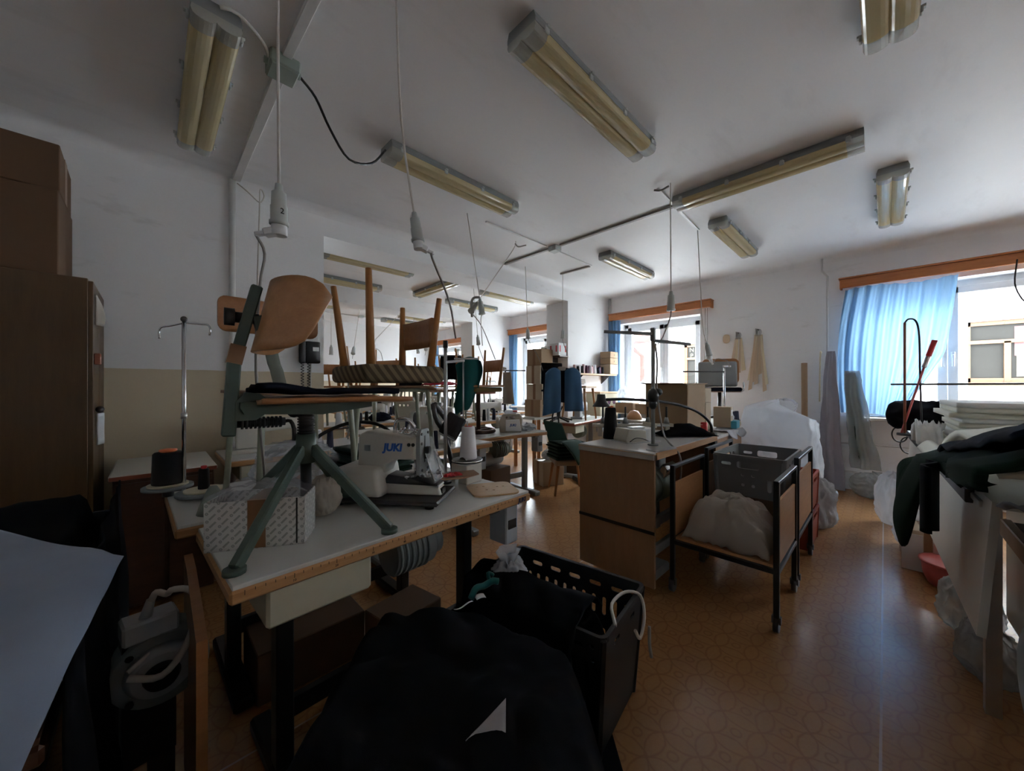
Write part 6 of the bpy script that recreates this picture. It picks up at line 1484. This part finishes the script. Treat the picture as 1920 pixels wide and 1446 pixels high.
# dark green black garment draped over
def gar(u, v):
    # u along the table towards the viewer side, v from the table's back over its front edge
    x = 2.66 - 1.66 * u; y0 = -.75 + .62 * min(1, v / .62)
    if v < .62: z = .90 + .20 * u + .09 * sin(pi * v / .62) + .03 * fz(u * 5, v * 5); y = y0
    else:
        q = (v - .62) / .38; y = -.13 + .075 * sin(pi * .72 * q) * smooth(.34, .1, u) + .02 * sin(u * 9); hang = .40 * smooth(-.02, .06, u) * smooth(.34, .17, u) + .03; z = .90 + .20 * u - hang * q + .03 * fz(u * 5, v * 5)
    return (x + .03 * fz(u * 4, v * 4, 3) + .12 * v * (1 - u), y, z)
sheet('draped_garment', 'dark green and black garment draped over the pressing table', 'garment', gar, 46, 40, 'cloth_darkgreen', .012)
def gar2(u, v):
    x = 2.35 - 1.3 * u; y = -.72 + .56 * v
    return (x, y, .97 + .19 * u + .10 * sin(pi * v) + .03 * fz(u * 5 + 4, v * 5))
sheet('draped_garment', 'black garment lying on top of the dark green one', 'garment', gar2, 34, 24, 'cloth_navy', .012)
sheet('draped_garment', 'black sleeve hanging down before the white boards', 'garment', lambda u, v: (2.25 - .20 * u, -.115 - .02 * sin(u * 6), .95 - .25 * v + .03 * u * v), 14, 16, 'cloth_black', .012, (-.22, 0, .03))
# steel rod and steam iron stand
iw = thing('iron_hose_stand', 'thin red pole with a looped steam hose at the pressing table', 'iron stand', (4.62, -.12, .82))
B().cyl((0, 0, 0), (0, 0, .97), .009, n=8).out('pole', 'veneer_red', iw)
B().tube([(0, 0, .97), (.01, -.025, 1.0), (.03, -.065, .98), (.04, -.085, .85), (.04, -.09, .5), (.05, -.10, .1)], .007, 6).out('hose', 'cable_black', iw); B().cyl((0, 0, 0), (0, 0, .02), .05).out('base', 'dark_steel', iw); B().cyl((0, .085, .44), (0, -1.35, .445), .008, n=8).out('cross_rail', 'dark_steel', iw)
ir = thing('brush_pole', 'slanting red tipped rod leaning over the pressing table', 'rod', (4.62, -.13, .84))
B().cyl((0, .03, 0), (.0, -.10, .56), .008, n=8).out('rod', 'pink_plastic', ir); B().cyl((0, -.10, .56), (0, -.125, .655), .015, n=8).out('grip', 'steel', ir); B().cyl((0, -.125, .655), (0, -.16, .785), .018, n=8).out('tip', 'red_plastic', ir)
tag(B().tube([(5.72, -.86, 2.42), (5.74, -.85, 2.2), (5.74, -.89, 2.05), (5.74, -.93, 2.0), (5.74, -.92, 1.92)], .006, 6).out('power_cable', 'cable_black'), 'dark cable dangling at the edge of the curtained window', 'cable')
# floor clutter by the pressing table
crumple('plastic_bag', 'white plastic bag standing on the floor by the pressing table leg', 'plastic bag', (4.74, -.05, 0), .11, .11, .44, 'film_milky', 61, .35)
crumple('plastic_bag', 'second white plastic bag on the floor, partly under the white board', 'plastic bag', (4.18, -.16, 0), .12, .11, .31, 'film_milky', 62, .35)
cbx2 = carton('cardboard_box', 'white and brown carton on the floor below the white board', (3.95, -.20, 0), 5, .30, .22, .24, 'cardboard_light', .05)
tag(B().box((0, 0, .12), (.008, .10, .24), (0, RAD(4), 0)).out('white_card', 'paper', None, (3.68, -.13, .001)), 'white card with a red mark leaning against the floor carton', 'card')
tb = thing('red_tub', 'round red plastic tub lying under the pressing table', 'tub', (3.55, -.30, 0)); B().lathe([(0, 0), (.11, 0), (.13, .05), (.14, .14), (.13, .14), (.12, .06), (0, .02)], n=20).out('body', 'pink_plastic', tb); B().lathe([(.138, .132), (.15, .136), (.15, .146), (.138, .146)], n=20).out('rim', 'pink_plastic', tb)
crumple('plastic_bag', 'grey film bag on the floor under the pressing table, beyond the red tub', 'plastic bag', (2.95, -.30, 0), .13, .10, .24, 'film_grey', 64, .35)
crumple('plastic_bag', 'smaller grey film bag beside the ironing table under the pressing table', 'plastic bag', (2.55, -.31, 0), .12, .09, .20, 'film_grey', 65, .4)
# near ironing board with wood edge
ib = thing('ironing_table', 'dark padded ironing table with a wooden edge strip', 'table', (1.68, -.585, 0), 0)
B().bx(-.75, .35, -.35, .30, .76, .80, .01).out('top', 'wood_brown', ib); B().bx(-.75, .35, .29, .315, .75, .805, .003).out('edge_strip', 'wood_chip', ib); B().bx(-.72, .33, -.33, .27, .80, .83, .012).out('pad', 'cloth_navy', ib)
for x in (-.70, .30):
    for y in (-.30, .25): B().bx(x - .02, x + .02, y - .02, y + .02, 0, .76).out('leg', 'dark_steel', ib)
B().tube([(.33, .20, .60), (.28, .27, .45), (.10, .29, .32), (-.3, .29, .28)], .018, 8).out('curved_bar', 'grey_steel', ib)
sheet('white_garment', 'pale shirt piece lying on the ironing table', 'garment', lambda u, v: (-.25 + .5 * u, -.12 + .24 * v, .03 + .04 * sin(pi * u) + .02 * fz(u * 6, v * 6)), 18, 12, 'cloth_grey', .006, (1.75, -.45, .835), 20)
crumple('fabric_scrap', 'dark green cloth scrap on the ironing table', 'fabric', (1.45, -.45, .84), .20, .13, .12, 'cloth_green', 52, .35)
carton('cardboard_box', 'brown carton on the floor under the ironing table', (1.45, -.60, 0), 0, .50, .40, .40, 'cardboard_dark')
# ================================================================ more of the clutter on and under the back tables
rnd = random.Random(77)
for i, ((x, y), rz, w) in enumerate(WT):
    for k in range(3):
        c_ = ('thread_black', 'thread_white', 'thread_navy')[(i + k) % 3]
        px, py = x + .47 + .09 * k + rnd.uniform(-.01, .01), y + .06 + rnd.uniform(0, .02)
        cone('%s thread cone on table %s' % (nm[c_], w), (px, py, .7715), .13 + .03 * rnd.random(), .026, c_, None, 'thread cones on the back tables', .019)
for i in (2, 4, 5, 7):
    (x, y), rz, w = WT[i]
    crumple('cloth_heap', 'small cloth heap on table %s' % w, 'cloth', (x + .86, y + .16, .772), .13, .09, .11, ('cloth_navy', 'cloth_black', 'cloth_green', 'cloth_beige')[i % 4], 80 + i, .4, (40, 22))
carton('cardboard_box', 'brown carton on the floor beneath the wood edged table', (2.72, 3.10, 0), 8, .34, .28, .34, 'cardboard_dark')
tag(B().cyl((-.25, 0, .08), (.25, .02, .08), .075, n=18).out('fabric_roll', 'cloth_beige', None, (2.62, 3.10, .345), (0, 0, RAD(4))), 'beige fabric roll on the carton beneath the wood edged table', 'fabric')
carton('cardboard_box', 'brown carton on the floor beneath the reddish edged table', (4.35, 3.10, 0), 8, .36, .30, .36, 'cardboard_dark')
# two blind cords beside the bag window
for k, dy in enumerate((0, .03)):
    tag(B().cyl((5.93, 1.86 + dy, 2.41), (5.93, 1.87 + dy, 1.55), .0035, n=6).out('blind_cord', 'cable_grey'), 'thin dark blind cord hanging from the pelmet of the bag window', 'cord', 'blind cords at the bag window')
# strip of thread running tools on the thread stand table
sheet('dark_apron', 'dark apron thrown over the machine table behind the swivel chair table', 'apron', lambda u, v: (-.16 + .32 * u, -.10 + .2 * v, .012 + .05 * sin(pi * u) * sin(pi * v) + .01 * fz(u * 6, v * 6)), 18, 12, 'cloth_navy', .006, (1.30, 2.62, .772), 15)
